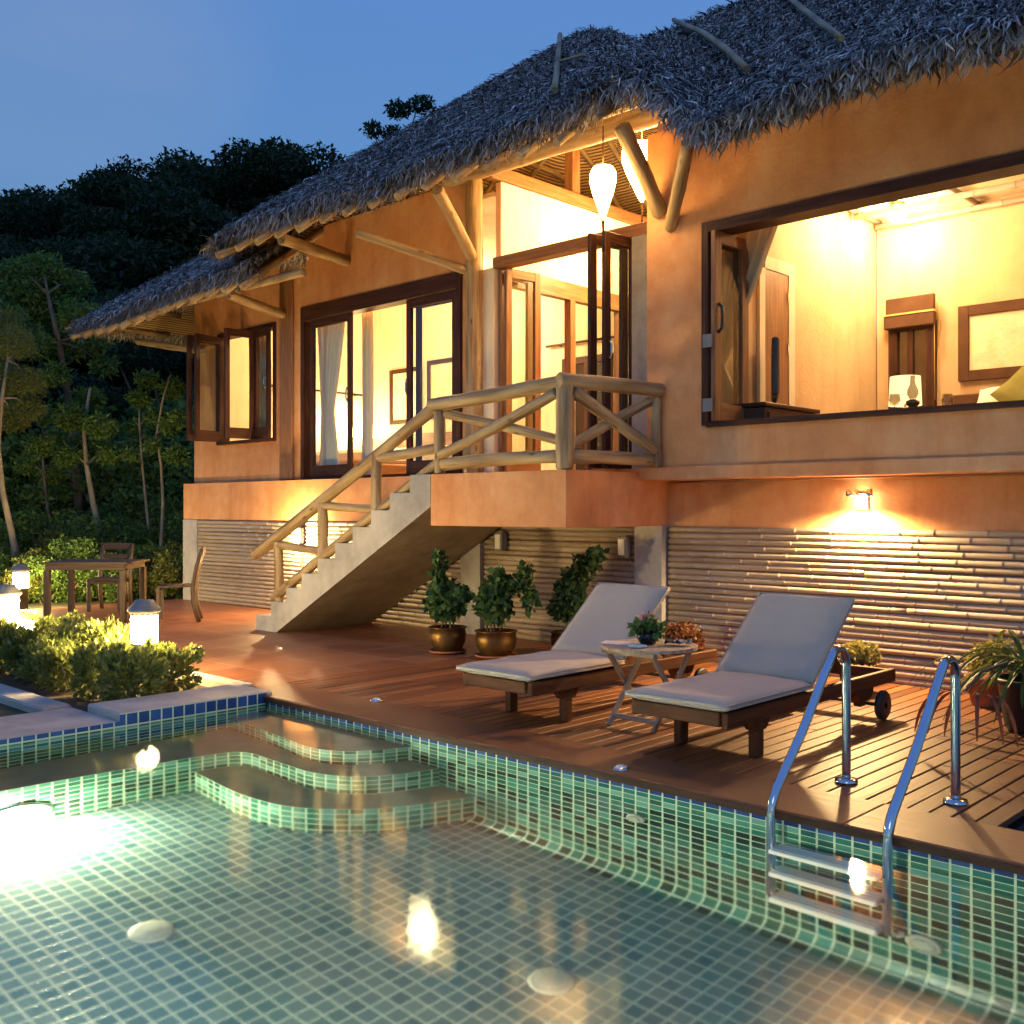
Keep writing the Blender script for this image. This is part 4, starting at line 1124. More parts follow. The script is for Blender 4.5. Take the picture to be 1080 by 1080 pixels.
def eave_blades(pts, outs, per_m, seed, lmin=0.06, lmax=0.19, ups=0.0):
    """fringe along a line: pts (n,3) sampled densely, outs outward directions"""
    g = np.random.default_rng(seed)
    seg = np.linalg.norm(np.diff(pts, axis=0), axis=1).sum()
    n = int(seg * per_m)
    t = g.uniform(0, len(pts) - 1.001, n); i = t.astype(int); f = (t - i)[:, None]
    P = pts[i] * (1 - f) + pts[i + 1] * f
    out = outs[i]
    along = pts[i + 1] - pts[i]; along /= np.linalg.norm(along, axis=1, keepdims=True) + 1e-9
    down = np.array([0, 0, -1.0])
    P = P - out * g.uniform(-0.02, 0.22, (n, 1)) + np.array([0, 0, 1.0]) * g.uniform(-0.08, 0.03, (n, 1))
    a = g.normal(0, 0.45, (n, 1))
    th = g.uniform(0.35, 1.25, (n, 1))
    d = (out * np.cos(th) + down * np.sin(th)) * np.cos(a) + along * np.sin(a)
    s = np.cross(d, out + along * 0.3); s = along - d * (along * d).sum(1, keepdims=True); s /= np.linalg.norm(s, axis=1, keepdims=True) + 1e-9
    L = g.uniform(lmin, lmax, (n, 1)); wd = g.uniform(0.004, 0.012, (n, 1))
    p1 = P + d * L * 0.5; p2 = p1 + (d + down * 0.45) * L * 0.28 + s * g.normal(0, 0.02, (n, 1)); p3 = p2 + (d + down * 0.9) * L * 0.22 + s * g.normal(0, 0.03, (n, 1))
    V = np.stack([P - s * wd * 0.5, P + s * wd * 0.5, p1 - s * wd, p1 + s * wd, p2 - s * wd * 0.8, p2 + s * wd * 0.8, p3 - s * wd * 0.1, p3 + s * wd * 0.1], 1).reshape(-1, 3)
    o = np.arange(n)[:, None] * 8
    F = np.concatenate([o + np.array([0, 1, 3, 2]), o + np.array([2, 3, 5, 4]), o + np.array([4, 5, 7, 6])], 0)
    return V, F, np.repeat(np.clip(g.normal(0.5, 0.24, n), 0, 1), 8)
xs = np.linspace(-11.5, XR + 0.2, 180)
e1 = np.stack([xs, np.full_like(xs, 6.70), roof_main(xs, np.full_like(xs, 6.70)) + sag(xs) - 0.02], 1)
o1 = np.tile([0, -1.0, 0], (len(xs), 1))
ys = np.linspace(6.7, 8.3, 24)
e2 = np.stack([np.full_like(ys, -11.5), ys, roof_main(np.full_like(ys, -11.5), ys)], 1); o2 = np.tile([-1.0, 0, 0], (len(ys), 1))
thatch_obj([thatch_blades(roof_main, -11.5, XR + 0.2, 6.72, 11.6, 2000, keep_m, 3, rm), eave_blades(e1, o1, 850, 5), eave_blades(e2, o2, 850, 6)], rm)
xs = np.linspace(-16.0, -10.95, 90)
e3 = np.stack([xs, np.full_like(xs, 6.9), roof_left(xs, np.full_like(xs, 6.9)) + sag(xs) - 0.02], 1); o3 = np.tile([0, -1.0, 0], (len(xs), 1))
ys = np.linspace(6.9, 13.0, 60)
e4 = np.stack([np.full_like(ys, -16.0), ys, roof_left(np.full_like(ys, -16.0), ys)], 1); o4 = np.tile([-1.0, 0, 0], (len(ys), 1))
thatch_obj([thatch_blades(roof_left, -16, -9.8, 6.92, 11.8, 1700, keep_l, 4, rl_), eave_blades(e3, o3, 850, 7), eave_blades(e4, o4, 600, 8)], rl_)

# rafters and purlins under the eaves (seen from below)
def rafter(fn, x, ya, yb, r, dz):
    n = 6; pts = []
    for k in range(n):
        y = ya + (yb - ya) * k / (n - 1)
        pts.append((x + random.uniform(-0.01, 0.01), y, float(fn(np.array(x), np.array(y))) + dz))
    return pts
b = MB()
for x in np.arange(-11.2, XR, 0.42):
    if -5.1 < x < -4.3: continue
    b.tube(rafter(roof_main, x, 6.60 if x < -5 else 6.84, 8.6 if not (-8 < x < -5) else 9.6, 0.04, -0.235), random.uniform(0.032, 0.05), 10, True, 0.04)
part(b, 'rafter', 'log')
b = MB()
for x in np.arange(-15.8, -10.9, 0.40):
    b.tube(rafter(roof_left, x, 6.80, 8.4, 0.04, -0.215), random.uniform(0.04, 0.055), 10, True, 0.04)
part(b, 'rafter', 'log')
b = MB()
b.log((-11.3, 7.02, 4.80), (-5.0, 7.0, 4.80), 0.055, 0.05, seg=14, bend=0.03)
part(b, 'purlin', 'log')
part(MB().log((-4.2, 7.0, 4.38), (XR, 7.0, 4.38), 0.05, 0.05, seg=14, bend=0.02), 'purlin', 'log')
part(MB().log((-15.8, 7.15, 4.16), (-10.2, 7.15, 4.18), 0.05, 0.05, seg=14, bend=0.03), 'purlin', 'log')
# light split rafters on the porch lining, inside
b = MB()
for y in np.arange(8.4, 11.0, 0.55):
    pts = [(x, y, float(roof_main(np.array(x), np.array(y))) - 0.215) for x in np.linspace(-11.0, -8.5, 7)]
    b.tube(pts, 0.035, 8)
for x in np.arange(-10.9, -5.6, 0.45):
    pts = [(x, y, float(roof_main(np.array(x), np.array(y))) - 0.21) for y in np.linspace(10.2, 13.1, 9)]
    b.tube(pts, 0.038, 8)
part(b, 'porch_rafter', 'log')
# poles tied on the thatch
def on_roof(px, py, fn):
    d = ray(px, py); t = 5.0
    while t < 13.6:
        p = np.array([0, 0, H]) + d * t
        if p[1] > 6.6 and p[2] < float(fn(p[0], p[1])): return Vector(p)
        t += 0.02
    return on_roof(px + 0.5, py + 2, fn) if py < 200 else Vector(p)      # just over the ridge: a little lower
def roof_pole(pts, fn, r, name='ridge_pole'):
    P = [on_roof(px, py, fn) + Vector((0, -0.05, 0.115)) for px, py in pts]
    Q = []
    for k in range(len(P) - 1):
        for j in range(5): Q.append(P[k].lerp(P[k + 1], j / 5))
    Q.append(P[-1])
    part(MB().tube(Q, r, 8, True, 0.03), name, 'log', None)
roof_pole([(592, 42), (592, 70), (589, 111)], roof_main, 0.03)
roof_pole([(595, 78), (620, 71)], roof_main, 0.018)
roof_pole([(712, 28), (745, 48), (770, 68), (791, 90)], roof_main, 0.03)
roof_pole([(826, 3), (850, 25), (891, 60)], roof_main, 0.026)
#=====PART3
# ------------------------------------------------------------------ lamps of the house
def wall_spot(name, x, y, z, label, lit, power=0.0, double=False):
    t = empty(name, (x, y, z), 0, label, 'wall lamp')
    MB().box((-0.05, -0.02, -0.07), (0.05, 0.0, 0.07), 0.006).build('back_plate', M['bollard_metal'], t)
    if double:
        for s in (-1, 1):
            MB().lathe([(0.0, 0.05), (0.022, 0.045), (0.028, 0.0), (0.026, -0.01), (0.0, -0.012)], (s * 0.085, -0.07, 0.05), 14).build('lamp_head', M['steel'], t)
            MB().tube([(s * 0.02, -0.015, 0.04), (s * 0.05, -0.06, 0.05), (s * 0.085, -0.07, 0.055)], 0.008, 8).build('arm', M['steel'], t)
        MB().lathe([(0.0, -0.045), (0.025, -0.038), (0.032, 0.0), (0.022, 0.022), (0.0, 0.026)], (0, -0.075, 0.0), 16).build('bulb', M['e_bulb'], t)
        pt_light('wall_lamp_light', (0, -0.15, -0.03), power, (1.0, 0.66, 0.27), 0.035, t, spot=R(168), rot=(R(-8), 0, 0), caustic=True)
    else:
        MB().box((-0.055, -0.10, -0.10), (0.055, -0.022, 0.10), 0.008).build('housing', M['bollard_metal'], t)
        MB().box((-0.035, -0.108, -0.075), (0.035, -0.1015, 0.075), 0.003).build('lens', M['e_shade'] if lit else M['white_plastic'], t)
        if lit: pt_light('wall_lamp_light', (0, -0.18, -0.05), power, (1.0, 0.68, 0.3), 0.04, t)
    return t
wall_spot('wall_lamp', -3.62, 7.90, 1.42, 'glaring bare wall lamp above the bamboo cladding, under the ledge', True, 82, True)
wall_spot('wall_lamp', -11.22, 7.862, 1.02, 'small lit wall lamp on the bamboo behind the stair railing', True, 42)
wall_spot('wall_lamp', -7.55, 7.838, 1.02, 'small unlit box lamp on the bamboo beside the stair soffit', False)
wall_spot('wall_lamp', -5.92, 7.838, 1.0, 'small unlit box lamp on the bamboo next to the grey column', False)

def lantern(loc, h, wd, label, cord, mat='e_lantern'):
    t = empty('paper_lantern', loc, 0, label, 'lantern', 'hanging paper lanterns in the porch')
    prof = [(0.02 * wd, 0.0), (0.10 * wd, 0.10 * h), (0.22 * wd, 0.28 * h), (0.38 * wd, 0.50 * h), (0.49 * wd, 0.72 * h), (0.48 * wd, 0.86 * h), (0.36 * wd, 0.96 * h), (0.12 * wd, 1.0 * h)]
    MB().lathe(prof, (0, 0, 0), 20).build('lantern_shade', M[mat], t)
    rb = MB()
    for k in range(12):
        a = k * math.pi / 6
        rb.tube([((r + 0.003) * math.cos(a), (r + 0.003) * math.sin(a), z) for r, z in prof], 0.003, 5)
    rb.build('ribs', M['fabric_tan'], t)
    MB().tube([(0, 0, h), (0, 0, h + cord)], 0.006, 6).build('cord', M['fabric_brown'], t)
    MB().tube([(0, 0, 0.0), (0.004, 0, -0.12), (0, 0, -0.26)], [0.012, 0.008, 0.012], 8).build('tassel', M['fabric_brown'], t)
    return t
p = onY(636, 234, 6.98)
lantern((p.x, 6.98, p.z), 0.49, 0.235, 'smaller teardrop paper lantern hanging in front of the entrance transom', 0.34)
p = onY(677, 214, 8.55)
lantern((p.x, 8.55, p.z), 0.62, 0.42, 'larger paper lantern behind the log brace, next to the return wall', 0.6, 'e_lantern2')
pt_light('porch_light', (-6.9, 9.6, 4.5), 62, (1.0, 0.66, 0.30), 0.15, villa).matrix_parent_inverse = VM

# ------------------------------------------------------------------ big room
def ceiling_lamp(x, y, label, power):
    t = empty('ceiling_lamp', (x, y, 4.62), 0, label, 'ceiling lamp', 'ceiling lamps of the big room')
    MB().lathe([(0.0, 0.0), (0.09, 0.0), (0.08, -0.03), (0.03, -0.04), (0.03, -0.06)], (0, 0, 0), 20).build('rose', M['brass'], t)
    MB().lathe([(0.03, -0.06), (0.08, -0.09), (0.10, -0.14), (0.07, -0.19), (0.0, -0.21)], (0, 0, 0), 20).build('globe', M['e_bulb'], t)
    pt_light('ceiling_lamp_light', (0, 0, -0.33), power, (1.0, 0.60, 0.26), 0.10, t, caustic=True)
ceiling_lamp(-4.42, 9.95, 'glaring ceiling lamp nearer the front window', 15)
ceiling_lamp(-4.55, 10.75, 'glaring ceiling lamp in the back corner of the big room', 11)
ceiling_lamp(-1.2, 9.8, 'ceiling lamp in the right half of the big room', 20)

t = empty('wall_picture', (-3.35, 11.262, 3.12), 0, 'wide pale relief picture in a brown frame on the back wall of the big room', 'picture')
MB().box((-0.74, -0.045, -0.40), (-0.63, 0, 0.40), 0.004).box((0.63, -0.045, -0.40), (0.74, 0, 0.40), 0.004).box((-0.63, -0.043, 0.29), (0.63, 0, 0.40), 0.004).box((-0.63, -0.043, -0.40), (0.63, 0, -0.29), 0.004).build('picture_frame', M['fabric_brown'], t)
MB().box((-0.63, -0.02, -0.29), (0.63, -0.002, 0.29)).build('art_panel', M['relief'], t)
t = empty('roman_blind', (-4.58, 11.19, 3.64), 0, 'brown roman blind pulled up over the narrow back window', 'blind')
MB().box((-0.27, -0.05, -0.13), (0.27, -0.005, 0.05), 0.01).build('upper_fold', M['fabric_brown'], t)
MB().box((-0.28, -0.075, -0.29), (0.28, -0.012, -0.145), 0.012).build('lower_fold', M['fabric_brown'], t)
MB().box((-0.285, -0.082, -0.146), (0.285, -0.06, -0.128)).build('trim', M['fabric_yellow'], t)
MB().tube([(0.30, -0.03, 0.05), (0.33, -0.04, -0.2), (0.30, -0.03, -0.55)], 0.005, 6).tube([(0.26, -0.03, 0.05), (0.27, -0.04, -0.5), (0.27, -0.03, -1.1)], 0.004, 6).build('cord', M['fabric_yellow'], t)
t = empty('bed', (-2.6, 10.1, 1.715), 0, 'large bed with a brown headboard against the back wall of the big room', 'bed')
MB().box((-1.55, 1.08, 0.0), (1.4, 1.15, 0.86), 0.01).build('headboard', M['fabric_brown'], t)
MB().box((-1.0, -0.9, 0.05), (1.0, 1.07, 0.28), 0.02).build('bed_base', M['darkwood'], t)
MB().box((-0.98, -0.88, 0.282), (0.98, 1.06, 0.5), 0.05).build('mattress', M['fabric_white'], t)
def pillow(loc, sx, sz, mat, label, rz=0.0, tilt=0.5, diamond=False):
    n = 9; V = []; F = []
    for s in (1, -1):
        for i in range(n):
            for j in range(n):
                u = i / (n - 1) * 2 - 1; v = j / (n - 1) * 2 - 1
                h = 0.09 * ((1 - u * u) * (1 - v * v)) ** 0.45
                k = 1 - 0.06 * (1 - abs(u)) * abs(v) - 0.06 * (1 - abs(v)) * abs(u)
                V.append((u * sx / 2 * k, s * h, v * sz / 2 * k))
    for s in (0, 1):
        for i in range(n - 1):
            for j in range(n - 1):
                a = s * n * n + i * n + j; q = (a, a + 1, a + n + 1, a + n)
                F.append(q if s else q[::-1])
    o = np_obj('pillow', V, F, M[mat], smooth=True)
    o.location = loc; o.rotation_euler = (-tilt, R(45) if diamond else 0.0, rz)
    return tag(o, label, 'pillow', 'pillows on the bed of the big room')
pillow((-3.55, 10.95, 2.47), 0.5, 0.42, 'fabric_white', 'white pillow lying left of the olive one on the bed', 0.1, 0.9)
pillow((-3.33, 10.85, 2.50), 0.42, 0.42, 'fabric_olive', 'olive green pillow standing on the big bed', 0.1, 0.3, True)
pillow((-2.98, 10.82, 2.46), 0.42, 0.42, 'fabric_yellow', 'yellow pillow standing on its corner on the big bed', -0.1, 0.3, True)
pillow((-2.3, 10.95, 2.47), 0.6, 0.42, 'fabric_white', 'white pillow right of the yellow one on the big bed', -0.1, 0.6)
t = empty('bedside_table', (-4.38, 10.55, 1.715), 0, 'small dark bedside table under the drum shade lamp', 'bedside table')
MB().box((-0.24, -0.22, 0.52), (0.24, 0.22, 0.56), 0.006).build('table_top', M['darkwood'], t)
for sx in (-1, 1):
    for sy in (-1, 1):
        MB().box((sx * 0.2 - 0.02, sy * 0.18 - 0.02, 0.0), (sx * 0.2 + 0.02, sy * 0.18 + 0.02, 0.519)).build('leg', M['darkwood'], t)
MB().box((-0.2, -0.2, 0.36), (0.2, 0.2, 0.517), 0.004).build('drawer', M['darkwood'], t)
t = empty('table_lamp', (-4.38, 10.55, 2.276), 0, 'table lamp with a cream drum shade before the narrow back window', 'lamp')
MB().lathe([(0.09, 0.0), (0.09, 0.02), (0.03, 0.04), (0.05, 0.09), (0.03, 0.13), (0.012, 0.15), (0.012, 0.2)], (0, 0, 0), 20).build('lamp_base', M['brass'], t)
MB().lathe([(0.165, 0.16), (0.15, 0.46)], (0, 0, 0), 28).build('lamp_shade', M['e_shade_dim'], t)
# television on its cabinet
t = empty('tv_cabinet', (-4.72, 8.35, 1.715), 0, 'low dark cabinet below the television', 'cabinet')
MB().box((-0.24, -0.5, 0.05), (0.25, 0.45, 0.52), 0.008).build('carcass', M['fabric_brown'], t)
MB().box((-0.25, -0.52, 0.523), (0.27, 0.47, 0.56), 0.006).build('cabinet_top', M['darkwood'], t)
for y in (-0.26, 0.2): MB().box((0.252, y - 0.2, 0.1), (0.268, y + 0.2, 0.48), 0.004).build('door', M['darkwood'], t)
t = empty('television', (-4.70, 8.45, 2.277), R(30), 'black flat television standing beside the big room doorway', 'television')
MB().box((-0.12, -0.16, 0.0), (0.12, 0.16, 0.018), 0.005).build('stand', M['black'], t)
MB().box((-0.025, -0.04, 0.018), (0.0, 0.04, 0.12)).build('neck', M['black'], t)
MB().box((-0.04, -0.33, 0.09), (0.02, 0.33, 0.60), 0.012).build('casing', M['black'], t)
MB().box((0.0205, -0.31, 0.115), (0.024, 0.31, 0.58)).build('screen', M['black_gloss'], t)
# objects on the window sill
SZ = 2.1015
def goblet(x, y, label, stem=True):
    t = empty('wine_glass', (x, y, SZ), 0, label, 'glass', 'drinking glasses on the sill')
    if stem:
        MB().lathe([(0.034, 0.0), (0.03, 0.004), (0.005, 0.008), (0.005, 0.045), (0.03, 0.06), (0.042, 0.09), (0.036, 0.14), (0.034, 0.14), (0.039, 0.09), (0.0, 0.055)], (0, 0, 0), 18).build('bowl', M['clear'], t)
    else:
        MB().lathe([(0.03, 0.0), (0.04, 0.03), (0.043, 0.06), (0.035, 0.11), (0.033, 0.11), (0.04, 0.06), (0.0, 0.01)], (0, 0, 0), 18).build('bowl', M['clear'], t)
goblet(-3.30, 7.75, 'small stemmed wine glass left of the oil lamp on the sill')
goblet(-2.90, 7.75, 'stout stemless glass right of the oil lamp on the sill', False)
t = empty('oil_lamp', (-3.16, 7.75, SZ), 0, 'glass oil lamp with a tall chimney on the sill of the big window', 'oil lamp')
MB().lathe([(0.035, 0.0), (0.04, 0.012), (0.025, 0.03), (0.05, 0.05), (0.05, 0.075), (0.02, 0.09)], (0, 0, 0), 18).build('font', M['brass'], t)
MB().lathe([(0.022, 0.092), (0.042, 0.13), (0.04, 0.16), (0.02, 0.205), (0.018, 0.27), (0.016, 0.27), (0.018, 0.205), (0.037, 0.16), (0.038, 0.13), (0.019, 0.094)], (0, 0, 0), 18).build('chimney', M['clear'], t)

# ------------------------------------------------------------------ curtains
def curtain(name, x0, x1, y, z0, z1, mat, label, folds=6, tie=None, along='x', amp=0.035, group=None):
    """hanging cloth with folds; tie = (height 0..1, width at the tie, side 0 left .. 1 right)"""
    nu, nv = folds * 8 + 1, 26
    V = []
    for j in range(nv):
        v = j / (nv - 1)
        if tie:
            h, wt, side = tie
            dd = abs(v - h) / (1 - h if v > h else h)
            k = wt + (1 - wt) * (dd ** (1.0 if v > h else 1.0)) * (1.0 if v > h else 0.55)
        else:
            k, side = 1.0, 0.5
        for i in range(nu):
            u = i / (nu - 1)
            uu = side + (u - side) * k
            a = amp * math.sin(u * folds * 2 * math.pi + 0.6 * math.sin(v * 3)) * (0.6 + 0.4 * v)
            q = x0 + (x1 - x0) * uu
            V.append((q, y + a, z0 + (z1 - z0) * v) if along == 'x' else (y + a, q, z0 + (z1 - z0) * v))
    ii = np.arange(nu * nv).reshape(nv, nu)
    F = np.stack([ii[:-1, :-1], ii[:-1, 1:], ii[1:, 1:], ii[1:, :-1]], -1).reshape(-1, 4)
    o = np_obj(name, V, F, M[mat], smooth=True)
    sm = o.modifiers.new('thickness', 'SOLIDIFY'); sm.thickness = 0.006
    return tag(o, label, 'curtain', group)
curtain('curtain', -11.52, -10.86, 8.28, 1.78, 3.95, 'fabric_white', 'white curtain tied in at the middle behind the left sliding door', 6, (0.42, 0.42, 0.3))
curtain('curtain', -10.75, -10.52, 8.45, 1.78, 3.95, 'fabric_white', 'narrow white curtain at the edge of the open sliding door', 3)
curtain('curtain', -13.2, -12.62, 8.28, 2.0, 3.9, 'fabric_tan', 'tan curtain in the left half of the corner window', 5)
curtain('curtain', -12.62, -12.10, 8.36, 2.0, 3.9, 'fabric_white', 'pale curtain gathered to the left inside the corner window', 5, (0.35, 0.3, 0.0))
curtain('curtain', -4.97, -4.36, 7.92, 1.95, 3.84, 'fabric_tan', 'olive tan curtain swept to the side of the big window', 5, (0.36, 0.1, 0.0))
# ------------------------------------------------------------------ bedroom
t = empty('curtain_rod', (-13.9, 10.2, 3.30), 0, 'dark curtain rod on the left wall of the bedroom', 'curtain rod')
MB().tube([(0.06, -1.1, 0), (0.06, 0.75, 0)], 0.02, 10).build('rod', M['darkwood'], t)
for y in (-1.12, 0.78): MB().lathe([(0, -0.035), (0.03, -0.02), (0.035, 0), (0.03, 0.02), (0, 0.035)], (0.06, y, 0), 12).build('finial', M['darkwood'], t)
for y in (-0.9, 0.6): MB().box((-0.046, y - 0.012, -0.02), (0.05, y + 0.012, 0.01)).build('bracket', M['darkwood'], t)
def framed(x, z, wd, h, label):
    t = empty('wall_picture', (x, 11.196, z), 0, label, 'picture', 'framed pictures in the bedroom')
    f = 0.07
    MB().box((-wd / 2, -0.04, -h / 2), (-wd / 2 + f, 0, h / 2), 0.004).box((wd / 2 - f, -0.04, -h / 2), (wd / 2, 0, h / 2), 0.004).box((-wd / 2 + f, -0.038, h / 2 - f), (wd / 2 - f, 0, h / 2), 0.004).box((-wd / 2 + f, -0.038, -h / 2), (wd / 2 - f, 0, -h / 2 + f), 0.004).build('picture_frame', M['darkwood'], t)
    MB().box((-wd / 2 + f, -0.015, -h / 2 + f), (wd / 2 - f, -0.002, h / 2 - f)).build('art_panel', M['relief'], t)
framed(-13.05, 3.25, 0.80, 0.92, 'square dark framed picture above the lit bedside lamp')
framed(-11.75, 3.30, 1.5, 0.95, 'wide dark framed picture above the bed, right of the square one')
t = empty('bed', (-12.3, 9.9, 1.745), 0, 'white bed seen through the open sliding door', 'bed')
MB().box((-0.9, 1.22, 0.0), (1.0, 1.285, 0.85), 0.01).build('headboard', M['midwood'], t)
MB().box((-0.8, -0.8, 0.05), (0.9, 1.21, 0.27), 0.02).build('bed_base', M['midwood'], t)
MB().box((-0.78, -0.78, 0.272), (0.88, 1.2, 0.48), 0.05).build('mattress', M['fabric_white'], t)
for x in (-0.4, 0.5): MB().box((x - 0.32, 0.75, 0.482), (x + 0.32, 1.18, 0.60), 0.05).build('bed_pillow', M['fabric_white'], t)
t = empty('bedside_table', (-13.55, 10.95, 1.745), 0, 'bedside table in the left corner of the bedroom', 'bedside table')
MB().box((-0.22, -0.2, 0.48), (0.22, 0.2, 0.52), 0.006).build('table_top', M['midwood'], t)
MB().box((-0.2, -0.18, 0.0), (0.2, 0.18, 0.479), 0.004).build('carcass', M['midwood'], t)
t = empty('table_lamp', (-13.6, 10.75, 2.267), 0, 'glowing cone shade lamp on the bedroom side table', 'lamp')
MB().lathe([(0.08, 0.0), (0.08, 0.02), (0.03, 0.05), (0.055, 0.13), (0.02, 0.22), (0.012, 0.34)], (0, 0, 0), 18).build('lamp_base', M['brass'], t)
MB().lathe([(0.25, 0.30), (0.13, 0.58)], (0, 0, 0), 28).build('lamp_shade', M['e_shade'], t)
pt_light('table_lamp_light', (0.0, -0.35, 0.45), 16, (1.0, 0.68, 0.30), 0.12, t)
t = empty('wall_sconce', (-11.15, 11.198, 4.05), 0, 'bedroom sconce with a rose coloured shade over a bright bulb', 'wall lamp')
MB().box((-0.05, -0.03, -0.1), (0.05, 0, 0.1), 0.005).build('back_plate', M['brass'], t)
MB().lathe([(0.13, -0.10), (0.12, 0.22)], (0, -0.17, 0.02), 22).build('lamp_shade', M['fabric_brown'], t)
MB().lathe([(0.0, -0.08), (0.06, -0.05), (0.075, 0.0), (0.0, 0.03)], (0, -0.17, -0.16), 16).build('bulb', M['e_bulb'], t)
pt_light('bedroom_light', (-11.0, 9.7, 4.45), 72, (1.0, 0.70, 0.36), 0.2, villa).matrix_parent_inverse = VM
t = empty('bedroom_window', (-9.15, 11.195, 1.76), 0, 'dark timber window under a curtain rod at the back of the bedroom', 'window')
MB().box((-0.45, -0.05, 0.0), (-0.36, 0, 1.75), 0.005).box((0.36, -0.05, 0.0), (0.45, 0, 1.75), 0.005).box((-0.36, -0.048, 1.65), (0.36, 0, 1.75), 0.005).box((-0.04, -0.045, 0.0), (0.04, 0, 1.649)).build('window_frame', M['darkwood'], t)
MB().box((-0.36, -0.02, 0.0), (0.36, -0.004, 1.65)).build('pane', M['black_gloss'], t)
t = empty('curtain_rod', (-9.15, 11.15, 3.72), 0, 'dark curtain rod over the timber window behind the entrance', 'curtain rod')
MB().tube([(-0.75, 0, 0), (0.75, 0, 0)], 0.018, 10).build('rod', M['darkwood'], t)
for x in (-0.5, 0.5): MB().box((x - 0.012, -0.01, -0.02), (x + 0.012, 0.046, 0.01)).build('bracket', M['darkwood'], t)

